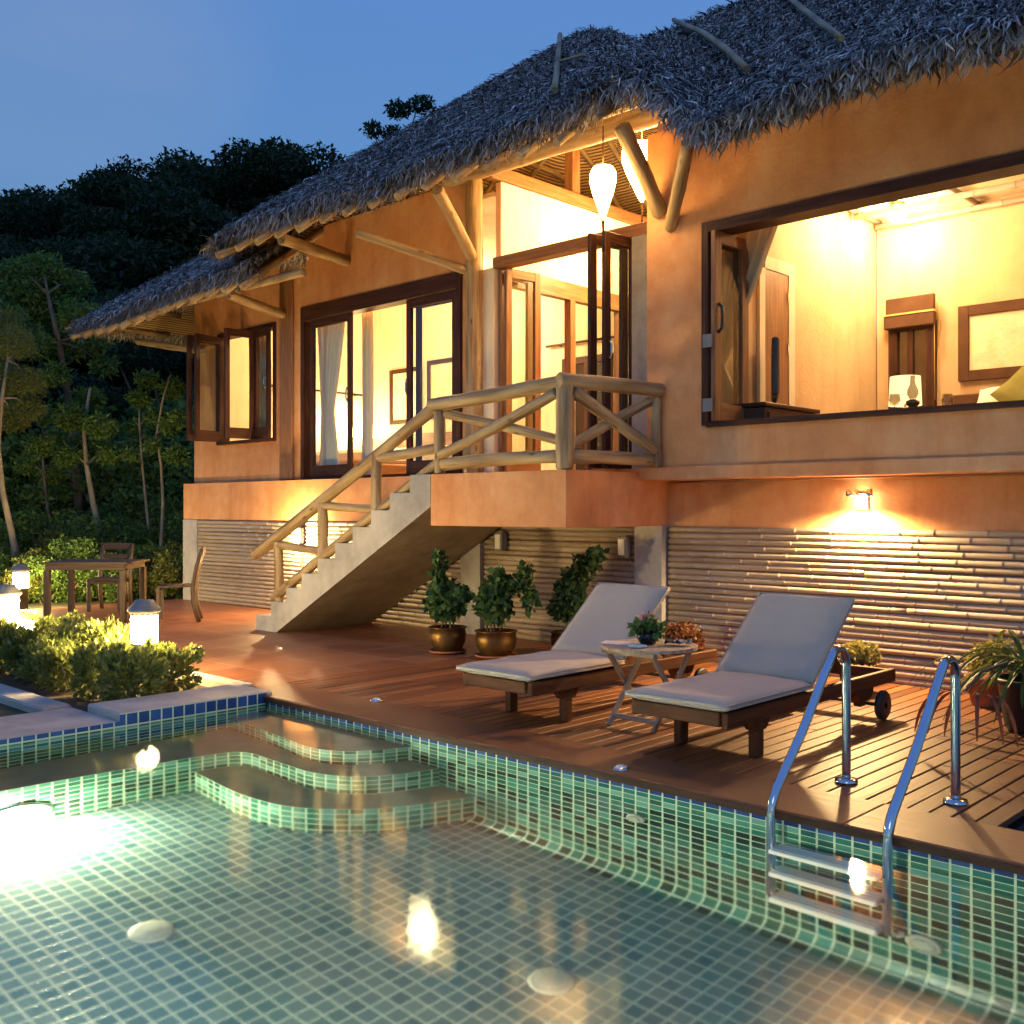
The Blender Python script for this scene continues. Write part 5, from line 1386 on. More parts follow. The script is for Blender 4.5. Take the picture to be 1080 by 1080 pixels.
# ------------------------------------------------------------------ sun loungers
M['cushion_edge'] = noise_mat('beige_piping', [(0.3, (0.42, 0.36, 0.30)), (0.7, (0.48, 0.42, 0.35))], scale=2.2, rough=0.9, bump=0.1)
def lounger(x0, x1, y0, label):
    xc = (x0 + x1) / 2; wd = x1 - x0
    t = empty('sun_lounger', (xc, y0, 0), 0, label, 'sun lounger', 'sun loungers on the deck')
    h = wd / 2
    f = MB()
    f.box((-h + 0.01, 0.04, 0.215), (-h + 0.05, 2.12, 0.30), 0.005).box((h - 0.05, 0.04, 0.215), (h - 0.01, 2.12, 0.30), 0.005)
    f.box((-h + 0.05, 0.02, 0.225), (h - 0.05, 0.06, 0.30), 0.004).box((-h + 0.05, 2.07, 0.225), (h - 0.05, 2.12, 0.295), 0.004)
    for k in range(11):
        y = 0.09 + k * 0.085
        f.box((-h + 0.05, y, 0.28), (h - 0.05, y + 0.06, 0.298), 0.003)
    f.build('frame', M['teak'], t)
    for s in (-1, 1):
        x = s * (h - 0.075)
        lg = MB()
        lg.box((x - 0.03, 0.40, 0.0), (x + 0.03, 0.47, 0.16), 0.006)
        lg.poly_extrude([(0.34, 0.214), (0.36, 0.18), (0.385, 0.15), (0.485, 0.15), (0.51, 0.18), (0.53, 0.214)], 'x', x - 0.034, x + 0.034)
        lg.build('leg', M['teak'], t)
        lg = MB().box((x - 0.026, 1.68, 0.10), (x + 0.026, 1.75, 0.214), 0.005)
        lg.poly_extrude([(1.60, 0.214), (1.62, 0.17), (1.66, 0.13), (1.80, 0.13), (1.84, 0.17), (1.86, 0.214)], 'x', x - 0.032, x + 0.032)
        lg.build('leg', M['teak'], t)
        wb = MB()
        wb.lathe([(0.02, -0.02), (0.085, -0.02), (0.095, -0.012), (0.095, 0.012), (0.085, 0.02), (0.02, 0.02)], (0, 0, 0), 24)
        wo = wb.build('wheel', M['black'], t); wo.location = (s * (h + 0.015), 1.86, 0.096); wo.rotation_euler = (0, R(90), 0)
    MB().tube([(-h - 0.02, 1.86, 0.096), (h + 0.02, 1.86, 0.096)], 0.012, 8).build('axle', M['black'], t)
    # raised back frame and prop
    b0 = Vector((0, 0.95, 0.30)); b1 = Vector((0, 1.47, 0.735))
    bk = MB()
    for s in (-1, 1):
        bk.bar((s * (h - 0.08), b0.y, b0.z), (s * (h - 0.08), b1.y, b1.z), 0.035, 0.03, 0.004)
        bk.bar((s * (h - 0.12), 1.30, 0.58), (s * (h - 0.12), 1.62, 0.26), 0.03, 0.025, 0.003)
    for k in range(8):
        c = b0.lerp(b1, (k + 0.5) / 8)
        bk.bar((-h + 0.1, c.y, c.z), (h - 0.1, c.y, c.z), 0.045, 0.014, 0.0, up=(0, -0.64, 0.77))
    bk.build('back_frame', M['teak'], t)
    # cushion: seat and back, rounded, slightly pillowed
    def pad(p, uy, uz, L, name):
        nx, ny = 13, 21; V = []; F = []; th = 0.058; r = 0.028
        for sgn in (1, 0):
            for j in range(ny):
                for i in range(nx):
                    a = i / (nx - 1) * 2 - 1; b_ = j / (ny - 1) * 2 - 1
                    ea = min(1, (1 - abs(a)) * wd / 2 / r); eb = min(1, (1 - abs(b_)) * L / 2 / r)
                    e = min(ea, eb); bulge = math.sqrt(max(0, 1 - (1 - e) ** 2))
                    nz_ = 0.002 * math.sin(a * 5 + b_ * 9) + 0.0015 * math.sin(b_ * 17 + a * 3)
                    z = th / 2 + (th / 2 * (0.35 + 0.65 * bulge) + (nz_ + 0.006 * (1 - a * a)) * e) * (1 if sgn else -1)
                    V.append(Vector((a * wd / 2 * 1.01, 0, 0)) + p + uy * ((b_ + 1) / 2 * L) + uz * z)
        n = nx * ny
        for sgn in (0, 1):
            for j in range(ny - 1):
                for i in range(nx - 1):
                    q = (sgn * n + j * nx + i, sgn * n + j * nx + i + 1, sgn * n + (j + 1) * nx + i + 1, sgn * n + (j + 1) * nx + i)
                    F.append(q if sgn == 0 else q[::-1])
        rim = [i for i in range(nx)] + [j * nx + nx - 1 for j in range(1, ny)] + [(ny - 1) * nx + i for i in range(nx - 2, -1, -1)] + [j * nx for j in range(ny - 2, 0, -1)]
        for k in range(len(rim)):
            a, b_ = rim[k], rim[(k + 1) % len(rim)]
            F.append((a, a + n, b_ + n, b_))
        o = np_obj(name, [tuple(v) for v in V], F, M['cushion'], t, smooth=True)
        for off in (0, n):                       # piping round both edges
            loop = [V[i + off] for i in rim]
            pb = MB().tube(loop + [loop[0]], 0.0045, 6, False)
            pb.build('piping', M['cushion_edge'], o)
        return o
    pad(Vector((0, 0.0, 0.302)), Vector((0, 1, 0)), Vector((0, 0, 1)), 0.95, 'seat_cushion')
    d = Vector((0, 0.525, 0.44)).normalized()
    pad(Vector((0, 0.955, 0.325)), d, Vector((0, -d.z, d.y)), 0.70, 'back_cushion')
    return t
lounger(-4.83, -4.20, 4.57, 'sun lounger left of the round table, its foot towards the corner of the pool')
lounger(-3.47, -2.83, 4.57, 'sun lounger behind the pool ladder, right of the round table')

# round folding table with its things
tx, ty = -3.83, 5.29
t = empty('round_table', (tx, ty, 0), R(0), 'round folding slatted table between the two sun loungers', 'table')
b = MB(); r0 = 0.305
for k in range(9):
    xa = -0.305 + k * 0.0678; xb = xa + 0.064; 
    n = 7; P = []
    for j in range(n):
        x = xa + (xb - xa) * j / (n - 1); P.append((x, -math.sqrt(max(0.0004, r0 * r0 - x * x))))
    for j in range(n - 1, -1, -1):
        x = xa + (xb - xa) * j / (n - 1); P.append((x, math.sqrt(max(0.0004, r0 * r0 - x * x))))
    b.poly_extrude(P, 'z', 0.482, 0.502)
b.box((-0.2, -0.23, 0.455), (0.2, -0.19, 0.480)).box((-0.2, 0.19, 0.455), (0.2, 0.23, 0.480))
b.build('table_top', M['greyteak'], t)
for sx in (-1, 1):
    for s in (-1, 1):
        MB().bar((sx * 0.17 + s * 0.012, -0.21 * s, 0.0), (sx * 0.17 + s * 0.012, 0.2 * s, 0.478), 0.022, 0.035, 0.003).build('leg', M['greyteak'], t)
for s in (-1, 1):
    MB().bar((-0.17, -0.21 * s + 0.05 * s, 0.06), (0.17, -0.21 * s + 0.05 * s, 0.06), 0.022, 0.03, 0.003).build('stretcher', M['greyteak'], t)
TZ = 0.5025
t = empty('flower_pot', (-3.845, 5.30, TZ), 0, 'small dark pot of leaves with a pink flower on the round table', 'flower pot')
MB().lathe([(0.0, 0.002), (0.045, 0.0), (0.068, 0.035), (0.07, 0.06), (0.055, 0.085), (0.048, 0.08), (0.0, 0.07)], (0, 0, 0), 18).build('pot', M['black_gloss'], t)
P = blob_points([(0, 0, 0.11), (0.05, 0.01, 0.10), (-0.05, 0.0, 0.10)], [(0.09, 0.09, 0.05), (0.06, 0.06, 0.04), (0.06, 0.06, 0.04)], 260)
V, F, rn = leaves(P, 0.05, 0.6, 0.7)
np_obj('foliage', V, F, M['leaf_pot'], t, rnd=rn)
P = blob_points([(0.0, -0.02, 0.17)], [(0.03, 0.03, 0.025)], 60)
V, F, rn = leaves(P, 0.035, 1, 0.9)
np_obj('flower', V, F, M['petal'], t, rnd=rn)
o = MB().box((-0.105, -0.075, 0.0), (0.105, 0.075, 0.006), 0.001).build('magazine', M['paper']); o.location = (-4.0, 5.20, TZ); o.rotation_euler = (0, 0, R(25))
tag(o, 'folded magazine lying on the left side of the round table', 'magazine')
o = MB().lathe([(0.0, 0.0), (0.045, 0.0), (0.06, 0.012), (0.055, 0.014), (0.04, 0.005), (0.0, 0.004)], (0, 0, 0), 20).build('saucer', M['white_plastic']); o.location = (-3.80, 5.13, TZ)
tag(o, 'small white saucer on the front of the round table', 'saucer')
V = []; nn_ = 10
for i in range(nn_):
    for j in range(nn_):
        u, v = i / 9 - 0.5, j / 9 - 0.5
        V.append((u * 0.16, v * 0.1, 0.012 + 0.018 * math.sin(u * 22) * math.cos(v * 10) + 0.012))
ii = np.arange(100).reshape(10, 10)
o = np_obj('cloth', V, np.stack([ii[:-1, :-1], ii[:-1, 1:], ii[1:, 1:], ii[1:, :-1]], -1).reshape(-1, 4), M['cloth'] if 'cloth' in M else noise_mat('striped_dark_cloth', [(0.45, (0.012, 0.012, 0.03)), (0.6, (0.5, 0.5, 0.52))], scale=20, rough=0.9, bump=0, vec_scale=(1, 0.2, 1)), smooth=True)
o.location = (-3.67, 5.38, TZ); o.rotation_euler = (0, 0, R(30)); o.modifiers.new('thickness', 'SOLIDIFY').thickness = 0.004
tag(o, 'crumpled dark striped cloth behind the flower pot on the round table', 'cloth')

# ------------------------------------------------------------------ pool ladder
t = empty('pool_ladder', (-2.04, 4.4, 0), 0, 'stainless steel pool ladder with white treads at the deck edge', 'ladder')
def arc(c, r, a0, a1, n=8): return [(c[0] + r * math.cos(a0 + (a1 - a0) * k / n), c[1] + r * math.sin(a0 + (a1 - a0) * k / n)) for k in range(n + 1)]
for x in (-0.265, 0.265):
    pts = [(0.44, 0.0), (0.44, 0.30), (0.44, 0.50)]
    pts += arc((0.35, 0.58), 0.09, 0.0, 2.35, 9)
    pts += [(0.19, 0.545), (0.0, 0.335), (-0.20, 0.15), (-0.27, 0.075)]
    pts += [(-0.297, -0.01), (-0.30, -0.25), (-0.30, -0.7), (-0.30, -0.86), (-0.26, -0.93), (-0.22, -0.95)]
    # smooth
    sp = smooth_path(pts, 5)
    MB().tube([(x, p[0], p[1]) for p in sp], 0.0215, 16).build('hand_rail', M['steel'], t)
    MB().lathe([(0.022, 0.022), (0.05, 0.02), (0.056, 0.008), (0.056, 0.004)], (x, 0.44, 0.0), 24).build('flange', M['steel'], t)
    MB().lathe([(0.0, -0.02), (0.03, -0.02), (0.034, 0.0), (0.03, 0.02), (0.0, 0.02)], (x, -0.215, -0.95), 16).build('bumper', M['white_plastic'], t)
for z in (-0.30, -0.57, -0.85):
    tr = MB().box((-0.245, -0.365, z - 0.038), (0.245, -0.245, z + 0.012), 0.008)
    for k in range(3): tr.box((-0.23, -0.34 + k * 0.033, z + 0.0125), (0.23, -0.325 + k * 0.033, z + 0.017))
    tr.build('tread', M['white_plastic'], t).cycles.is_caustics_receiver = True

# ------------------------------------------------------------------ small deck lights
for px, py, lab in ((397, 739, 'small white deck light near the corner of the pool'), (655, 811, 'small white deck light in front of the right lounger')):
    p = onZ(px, py, 0.004)
    t = empty('deck_light', (p.x, p.y, 0.0045), 0, lab, 'deck light', 'small deck lights along the pool edge')
    MB().lathe([(0.045, 0.0), (0.045, 0.008), (0.038, 0.012), (0.03, 0.012)], (0, 0, 0), 20).build('ring', M['steel'], t)
    MB().lathe([(0.0, 0.02), (0.02, 0.018), (0.03, 0.0122)], (0, 0, 0), 20).build('lens', M['white_plastic'], t)
#=====PART4
# ------------------------------------------------------------------ potted plants on the terrace and the deck
def bush(t, centres, radii, n, size, mat, name='foliage', aspect=0.6, flat=0.5, droop=0.2):
    P = blob_points(centres, radii, n)
    V, F, rn = leaves(P, size, flat, aspect, droop)
    return np_obj(name, V, F, M[mat], t, rnd=rn)
def stems(t, ends, r=0.008, z0=0.2, mat='bark', name='stem', spread=0.04):
    b = MB()
    for e in ends:
        a = Vector((random.uniform(-spread, spread), random.uniform(-spread, spread), z0)); e = Vector(e)
        mid = a.lerp(e, 0.5) + Vector((random.uniform(-0.05, 0.05), random.uniform(-0.05, 0.05), 0.03))
        b.tube([a, mid, e], [r, r * 0.8, r * 0.45], 6)
    return b.build(name, M[mat], t)
def brass_pot(loc, r, h, label, cs, rs, n, ends):
    t = empty('potted_plant', loc, random.uniform(0, 6), label, 'potted plant', 'plants in brass pots behind the deck')
    t.rotation_euler = (0, 0, 0)
    MB().lathe([(0.0, 0.012), (r * 0.95, 0.012), (r * 1.0, 0.02), (r * 1.04, 0.035), (r * 1.0, 0.03), (r * 0.9, 0.018)], (0, 0, 0), 28).build('saucer', M['terracotta'], t)
    MB().lathe([(r * 0.62, 0.025), (r * 0.75, 0.04), (r * 0.95, h * 0.42), (r * 1.0, h * 0.7), (r * 0.95, h * 0.93), (r * 1.04, h * 0.97), (r * 1.05, h), (r * 0.93, h), (r * 0.88, h * 0.9), (0.0, h * 0.88)], (0, 0, 0), 32).build('pot', M['brass'], t)
    stems(t, ends, 0.009, h * 0.9, 'bark', 'stem', r * 0.4)
    bush(t, cs, rs, n, 0.062, 'leaf_pot', aspect=0.8)
    return t
brass_pot((-7.12, 6.62, 0.0), 0.175, 0.25, 'brass potted plant nearest the stair, with one tall thin shoot',
          [(0, 0, 0.45), (-0.05, 0.05, 0.58), (0.10, 0.02, 0.50), (-0.10, -0.02, 0.72), (-0.11, 0.0, 0.86), (-0.16, -0.05, 0.48), (0.16, 0.05, 0.56)],
          [(0.16, 0.16, 0.13), (0.13, 0.13, 0.11), (0.11, 0.11, 0.1), (0.075, 0.075, 0.12), (0.06, 0.06, 0.12), (0.07, 0.07, 0.12), (0.07, 0.08, 0.06)], 1100,
          [(0, 0, 0.5), (-0.1, 0, 0.92), (0.12, 0.03, 0.55), (-0.14, -0.04, 0.5)])
brass_pot((-6.58, 6.72, 0.0), 0.19, 0.25, 'brass potted plant in the middle of the three, a side branch reaching right',
          [(0, 0, 0.45), (-0.12, 0.0, 0.5), (0.05, 0.05, 0.62), (0.02, 0.0, 0.74), (0.20, 0.10, 0.68), (0.27, 0.12, 0.80), (0.30, 0.14, 0.55), (-0.05, 0, 0.6)],
          [(0.15, 0.15, 0.13), (0.12, 0.12, 0.12), (0.11, 0.11, 0.1), (0.07, 0.07, 0.08), (0.11, 0.1, 0.08), (0.07, 0.07, 0.07), (0.05, 0.05, 0.12), (0.09, 0.09, 0.1)], 1150,
          [(0, 0, 0.5), (0.02, 0, 0.78), (0.28, 0.12, 0.82), (-0.12, 0, 0.55)])
brass_pot((-6.20, 7.30, 0.0), 0.17, 0.22, 'brass potted plant half hidden by the left lounger, with a leaning tall crown',
          [(0, 0, 0.45), (-0.03, 0.0, 0.58), (0.06, 0.02, 0.72), (0.16, 0.05, 0.86), (0.24, 0.08, 0.93), (-0.12, 0.0, 0.42), (0.08, 0, 0.55)],
          [(0.15, 0.15, 0.14), (0.13, 0.13, 0.11), (0.13, 0.13, 0.1), (0.12, 0.12, 0.09), (0.10, 0.1, 0.07), (0.07, 0.07, 0.1), (0.10, 0.10, 0.1)], 1150,
          [(0, 0, 0.5), (0.2, 0.06, 0.92), (-0.08, 0, 0.55), (0.1, 0.02, 0.75)])
def clay_pot(loc, r, h, label, mat, cs, rs, n, size=0.035):
    t = empty('potted_plant', loc, 0, label, 'potted plant', 'low clay pots along the bamboo cladding')
    MB().lathe([(r * 0.7, 0.0), (r * 0.8, 0.02), (r * 1.0, h * 0.9), (r * 1.1, h * 0.9), (r * 1.1, h), (r * 0.95, h), (r * 0.9, h * 0.85), (0, h * 0.85)], (0, 0, 0), 26).build('pot', M['terracotta'], t)
    bush(t, cs, rs, n, size, mat)
    return t
clay_pot((-5.02, 7.42, 0.0), 0.15, 0.17, 'low clay pot of rust red foliage behind the round table', 'leaf_red', [(0, 0, 0.27), (-0.1, 0, 0.25), (0.11, 0, 0.25)], [(0.16, 0.14, 0.12), (0.1, 0.1, 0.1), (0.1, 0.1, 0.09)], 1500)
clay_pot((-3.40, 7.32, 0.0), 0.14, 0.20, 'clay pot of golden foliage behind the right lounger', 'leaf_gold', [(0, 0, 0.29), (-0.07, 0, 0.27), (0.09, 0, 0.28)], [(0.12, 0.12, 0.09), (0.09, 0.09, 0.08), (0.09, 0.09, 0.08)], 1100)
clay_pot((-2.50, 7.42, 0.0), 0.14, 0.20, 'clay pot of golden foliage at the right, beside the strap leaved plant', 'leaf_gold', [(0, 0, 0.33), (-0.07, 0, 0.30), (0.07, 0, 0.38)], [(0.13, 0.13, 0.12), (0.09, 0.09, 0.09), (0.09, 0.09, 0.1)], 1100)
# strap-leaved plant in a dark tub at the right edge
t = empty('potted_plant', (-2.00, 6.75, 0.0), 0, 'arching strap leaved plant in a dark tub at the right edge of the deck', 'potted plant')
MB().lathe([(0.15, 0.0), (0.17, 0.02), (0.21, 0.28), (0.23, 0.29), (0.23, 0.32), (0.2, 0.32), (0.19, 0.28), (0, 0.27)], (0, 0, 0), 28).build('pot', M['black'], t)
V = []; F = []; rn = []
for k in range(64):
    a = random.uniform(0, 2 * math.pi); L = random.uniform(0.45, 0.85); w0 = random.uniform(0.010, 0.020)
    up = random.uniform(0.35, 1.1); n = 9
    base = Vector((random.uniform(-0.06, 0.06), random.uniform(-0.06, 0.06), 0.28)); p = base.copy()
    d = Vector((math.cos(a) * 0.55, math.sin(a) * 0.55, up)).normalized(); sd = Vector((-math.sin(a), math.cos(a), 0))
    o = len(V); rv = random.random()
    for i in range(n + 1):
        tt = i / n; wv = w0 * (0.35 + 2.6 * tt * (1 - tt) + 0.02) if i < n else 0.001
        V += [tuple(p - sd * wv + Vector((0, 0, 0.006))), tuple(p), tuple(p + sd * wv + Vector((0, 0, 0.006)))]; rn += [rv] * 3
        p = p + d * (L / n); d = (d + Vector((0, 0, -0.26))).normalized()
    for i in range(n):
        q = o + 3 * i
        F += [(q, q + 1, q + 4, q + 3), (q + 1, q + 2, q + 5, q + 4)]
np_obj('leaf_rosette', V, F, M['leaf_palm'], t, rnd=rn)
# drooping dry fan in front of it, hanging over the deck
V = []; F = []; rn = []
for k in range(7):
    p = Vector((-0.13 + 0.0, -0.95, 0.33)) + Vector((0.03 * k, 0, 0.02)); o = len(V)
    d = Vector((-0.35 + 0.10 * k, -0.15, 0.05)).normalized()
    for i in range(9):
        wv = 0.012 * (0.3 + 2.4 * (i / 8) * (1 - i / 8))
        V += [tuple(p + Vector((-wv, 0, 0))), tuple(p + Vector((wv, 0, 0)))]; rn += [0.1 + 0.05 * k] * 2
        p = p + d * 0.045; d = (d + Vector((0, 0, -0.42))).normalized()
    for i in range(8):
        q = o + 2 * i; F.append((q, q + 1, q + 3, q + 2))
np_obj('drooping_leaf', V, F, M['leaf_red'], t, rnd=rn)
MB().tube([(-0.02, -0.05, 0.30), (-0.03, -0.4, 0.46), (-0.06, -0.75, 0.44), (-0.08, -0.95, 0.35)], [0.012, 0.010, 0.008, 0.006], 7).build('leaf_stalk', M['leaf_palm'] if False else M['bark'], t)

# ------------------------------------------------------------------ planter with shrubs and bollard lamps
pl = empty('planter', (-11, 3.6, 0), 0, 'low stone planter wall round the lit shrubs by the pool', 'planter')
b = MB().box((-16.0, 2.87, -0.28), (-7.155, 3.08, -0.004), 0.012)
b.build('planter_wall', M['coping'], pl).location = (11, -3.6, 0)
b = MB().box((-16.0, 4.24, -0.25), (-6.85, 4.355, 0.02), 0.01).box((-6.848, 4.168, -0.25), (-6.43, 4.236, 0.026), 0.008)
b.build('planter_kerb', M['coping'], pl).location = (11, -3.6, 0)
b = MB().box((-16.0, 3.083, -0.3), (-6.925, 4.237, -0.05))
b.build('soil', M['soil'], pl).location = (11, -3.6, 0)

def shrub_proto(seed, n=2300):
    t = empty('shrub', (0, 0, -0.05), 0, '', 'shrub', 'low shrubs in the planter')
    ends = [(random.uniform(-0.17, 0.17), random.uniform(-0.17, 0.17), random.uniform(0.22, 0.36)) for _ in range(8)]
    stems(t, ends, 0.010, 0.0, 'bark_pale', 'stem', 0.05)
    cs = [(x * 1.1, y * 1.1, z + 0.03) for x, y, z in ends] + [(0, 0, 0.24), (0.1, 0.08, 0.12), (-0.1, -0.06, 0.13), (0.05, -0.1, 0.11)]
    rs = [(random.uniform(0.07, 0.11),) * 2 + (random.uniform(0.06, 0.10),) for _ in ends] + [(0.19, 0.19, 0.10), (0.12, 0.12, 0.09), (0.12, 0.12, 0.09), (0.12, 0.12, 0.09)]
    P = blob_points(cs, rs, n)
    dirs = P - np.array([0, 0, 0.1]); dirs /= np.linalg.norm(dirs, axis=1, keepdims=True)
    V, F, rn = leaves(P, 0.045, 0.6, 0.5, -0.1, dirs)
    np_obj('foliage', V, F, M['leaf_shrub'], t, rnd=rn)
    for k in range(4):
        c = P[rng.integers(len(P))] + np.array([0, 0, 0.02])
        V, F, rn = leaves(c + rng.normal(size=(6, 3)) * 0.004, 0.022, 1, 0.9)
        V = V.reshape(6, 4, 3); V[:, 0] = c; V = V.reshape(-1, 3)      # petals share their base
        np_obj('flower', V, F, M['petal'], t, rnd=rn)
    return t
sp = [shrub_proto(1), shrub_proto(2), shrub_proto(3)]
used = [False] * 3
spots = []
for k in range(18):
    x = -7.10 - k * 0.43
    spots.append((x + random.uniform(-0.08, 0.08), 3.42 + random.uniform(-0.08, 0.08), 1.0))
    spots.append((x - 0.25 + random.uniform(-0.08, 0.08), 3.92 + random.uniform(-0.06, 0.06), 1.0))
names = ['low leafy shrub with pink specks at the pool corner end of the planter', 'low leafy shrub in front of the nearest bollard lamp']
for i, (x, y, s) in enumerate(spots):
    k = i % 3
    sc_ = random.uniform(0.82, 1.08) * (1.0 if i > 1 else 0.9)
    if abs(x + 7.8) < 0.24 and y > 3.7: continue
    lab = 'low leafy shrub with small pink flowers in the lit planter row'
    if not used[k]:
        used[k] = True; t = sp[k]; t.location = (x, y, -0.05); t.scale = (sc_,) * 3
    else:
        t = copy_thing(sp[k], (x, y, -0.05), random.uniform(0, 6.28), sc_)
    t['label'] = lab

def bollard(loc, label, h=0.68, r=0.105):
    t = empty('bollard_lamp', loc, 0, label, 'bollard lamp', 'lit bollard lamps along the planter')
    MB().lathe([(r * 0.85, 0.0), (r * 0.85, 0.28), (r * 1.0, 0.285), (r * 1.0, 0.31)], (0, 0, 0), 24).build('post', M['bollard_post'], t)
    MB().lathe([(r * 0.96, 0.312), (r * 0.98, 0.53)], (0, 0, 0), 28).build('lamp_shade', M['e_bollard'], t)
    g = MB()
    for j in range(2):
        for k in range(16):
            a = 2 * math.pi * (k + 0.5 * j) / 16; z = 0.495 + j * 0.025
            g.tube([(r * 1.0 * math.cos(a), r * 1.0 * math.sin(a), z), (r * 1.0 * math.cos(a + 0.2), r * 1.0 * math.sin(a + 0.2), z + 0.025), (r * 1.0 * math.cos(a + 0.4), r * 1.0 * math.sin(a + 0.4), z)], 0.005, 5)
    g.build('shade_fretwork', M['bollard_metal'], t)
    MB().lathe([(r * 0.98, 0.532), (r * 1.25, 0.565), (r * 1.25, 0.58), (r * 0.75, 0.63), (r * 0.7, 0.65), (0.0, 0.655)], (0, 0, 0), 28).build('cap', M['bollard_metal'], t)
    return t
bollard((-7.80, 3.94, -0.02), 'nearest lit bollard lamp, standing in the shrubs by the pool corner')
bollard((-10.05, 3.72, 0.0), 'lit bollard lamp in the shrubs at the left edge of the photo')
bollard((-15.0, 5.74, -0.06), 'farthest lit bollard lamp, behind the dining table towards the trees')
t = empty('ground_lamp', (-9.75, 3.76, -0.05), 0, 'low round glowing ground lamp between the shrubs and the second bollard', 'ground lamp')
MB().lathe([(0.05, 0.0), (0.05, 0.24), (0.07, 0.25)], (0, 0, 0), 18).build('post', M['bollard_post'], t)
MB().lathe([(0.07, 0.252), (0.085, 0.32), (0.06, 0.38), (0.0, 0.40)], (0, 0, 0), 20).build('globe', M['e_bollard'], t)

# ------------------------------------------------------------------ dining table and chairs
M['tablewood'] = noise_mat('garden_teak', [(0.3, (0.06, 0.036, 0.02)), (0.55, (0.11, 0.07, 0.036)), (0.8, (0.17, 0.11, 0.06))], scale=1, vec_scale=(35, 35, 2.5), coord='loc', rough=0.55, bump=0.1)
t = empty('dining_table', (-12.48, 5.68, 0), R(45), 'wooden garden dining table on the terrace below the trees', 'table')
b = MB()
for k in range(7): b.box((-0.52, -0.42 + k * 0.121, 0.70), (0.52, -0.42 + k * 0.121 + 0.113, 0.725), 0.003)
b.box((-0.47, -0.38, 0.63), (0.47, -0.355, 0.699)).box((-0.47, 0.355, 0.63), (0.47, 0.38, 0.699)).box((-0.47, -0.354, 0.63), (-0.445, 0.354, 0.699)).box((0.445, -0.354, 0.63), (0.47, 0.354, 0.699))
b.build('table_top', M['tablewood'], t)
for sx in (-1, 1):
    for sy in (-1, 1):
        MB().box((sx * 0.45 - 0.035, sy * 0.36 - 0.035, 0), (sx * 0.45 + 0.035, sy * 0.36 + 0.035, 0.629), 0.006).build('leg', M['tablewood'], t)
def chair(loc, rz, label):
    t = empty('garden_chair', loc, rz, label, 'chair', 'wooden chairs at the garden table')
    b = MB()
    for k in range(6): b.box((-0.22, -0.21 + k * 0.072, 0.42), (0.22, -0.21 + k * 0.072 + 0.064, 0.44), 0.003)
    b.box((-0.22, -0.215, 0.37), (0.22, -0.195, 0.419)).box((-0.22, 0.195, 0.37), (0.22, 0.215, 0.419))
    b.build('seat', M['tablewood'], t)
    for s in (-1, 1):
        MB().box((s * 0.2 - 0.022, -0.22, 0), (s * 0.2 + 0.022, -0.176, 0.419), 0.004).build('leg', M['tablewood'], t)
        MB().tube([(s * 0.2, 0.27, 0.0), (s * 0.2, 0.21, 0.22), (s * 0.2, 0.20, 0.42), (s * 0.2, 0.24, 0.65), (s * 0.2, 0.31, 0.88)], [0.028, 0.03, 0.032, 0.028, 0.024], 8).build('leg', M['tablewood'], t)
    b = MB()
    b.bar((-0.22, 0.305, 0.85), (0.22, 0.305, 0.85), 0.02, 0.09, 0.004).bar((-0.2, 0.265, 0.72), (0.2, 0.265, 0.72), 0.018, 0.06, 0.003).bar((-0.2, 0.235, 0.58), (0.2, 0.235, 0.58), 0.018, 0.05, 0.003)
    b.build('backrest', M['tablewood'], t)
    return t
chair((-13.45, 6.30, 0), R(45), 'garden chair behind the dining table, its back rest towards the trees')
chair((-11.60, 6.28, 0), R(-33), 'garden chair at the right end of the dining table, before the villa corner')

# ------------------------------------------------------------------ trees
def tree_proto(label, cs, rs, n, size, mat, trunk, limbs, bark='bark', group=None, aspect=0.45, droop=0.1):
    t = empty('tree', (0, 0, 0), 0, label, 'tree', group)
    b = MB(); b.tube([p for p, r in trunk], [r for p, r in trunk], 9, True, 0.05)
    for lp in limbs: b.tube([p for p, r in lp], [r for p, r in lp], 7, True, 0.05)
    b.build('trunk', M[bark], t)
    P = blob_points(cs, rs, n)
    V, F, rn = leaves(P, size, 0.6, aspect, droop)
    np_obj('crown', V, F, M[mat], t, rnd=rn)
    return t
def rand_crown(h, w_, nb, z0=0.35, r=(0.16, 0.30), seed=0):
    g = random.Random(seed)
    cs = []; rs = []
    for k in range(nb):
        a = g.uniform(0, 6.28); zz = g.uniform(z0, 0.92); rad = w_ * math.sqrt(g.random()) * (1.05 - abs(zz - 0.58) * 1.3)
        cs.append((rad * math.cos(a), rad * math.sin(a), zz * h)); q = g.uniform(*r) * w_ * 1.6
        rs.append((q, q, q * g.uniform(0.55, 0.85)))
    return cs, rs
fg = 'trees of the dark wood on the hill'
protos = []
for k in range(4):
    h = 9.0; cs, rs = rand_crown(h, 3.2, 16, 0.25, (0.17, 0.30), 40 + k)
    limbs = [[(Vector((0, 0, h * 0.25)), 0.12), (Vector(c) * 0.6 + Vector((0, 0, 0.8)), 0.07), (Vector(c), 0.03)] for c in cs[:6]]
    protos.append(tree_proto('dark broadleaf tree in the wood on the hill behind the villa', cs, rs, 17000, 0.21, 'leaf_far', [(Vector((0, 0, -0.5)), 0.22), (Vector((0.1, 0, h * 0.3)), 0.17), (Vector((0, 0.1, h * 0.75)), 0.06)], limbs, group=fg))
first = [True] * 4
cnt = 0
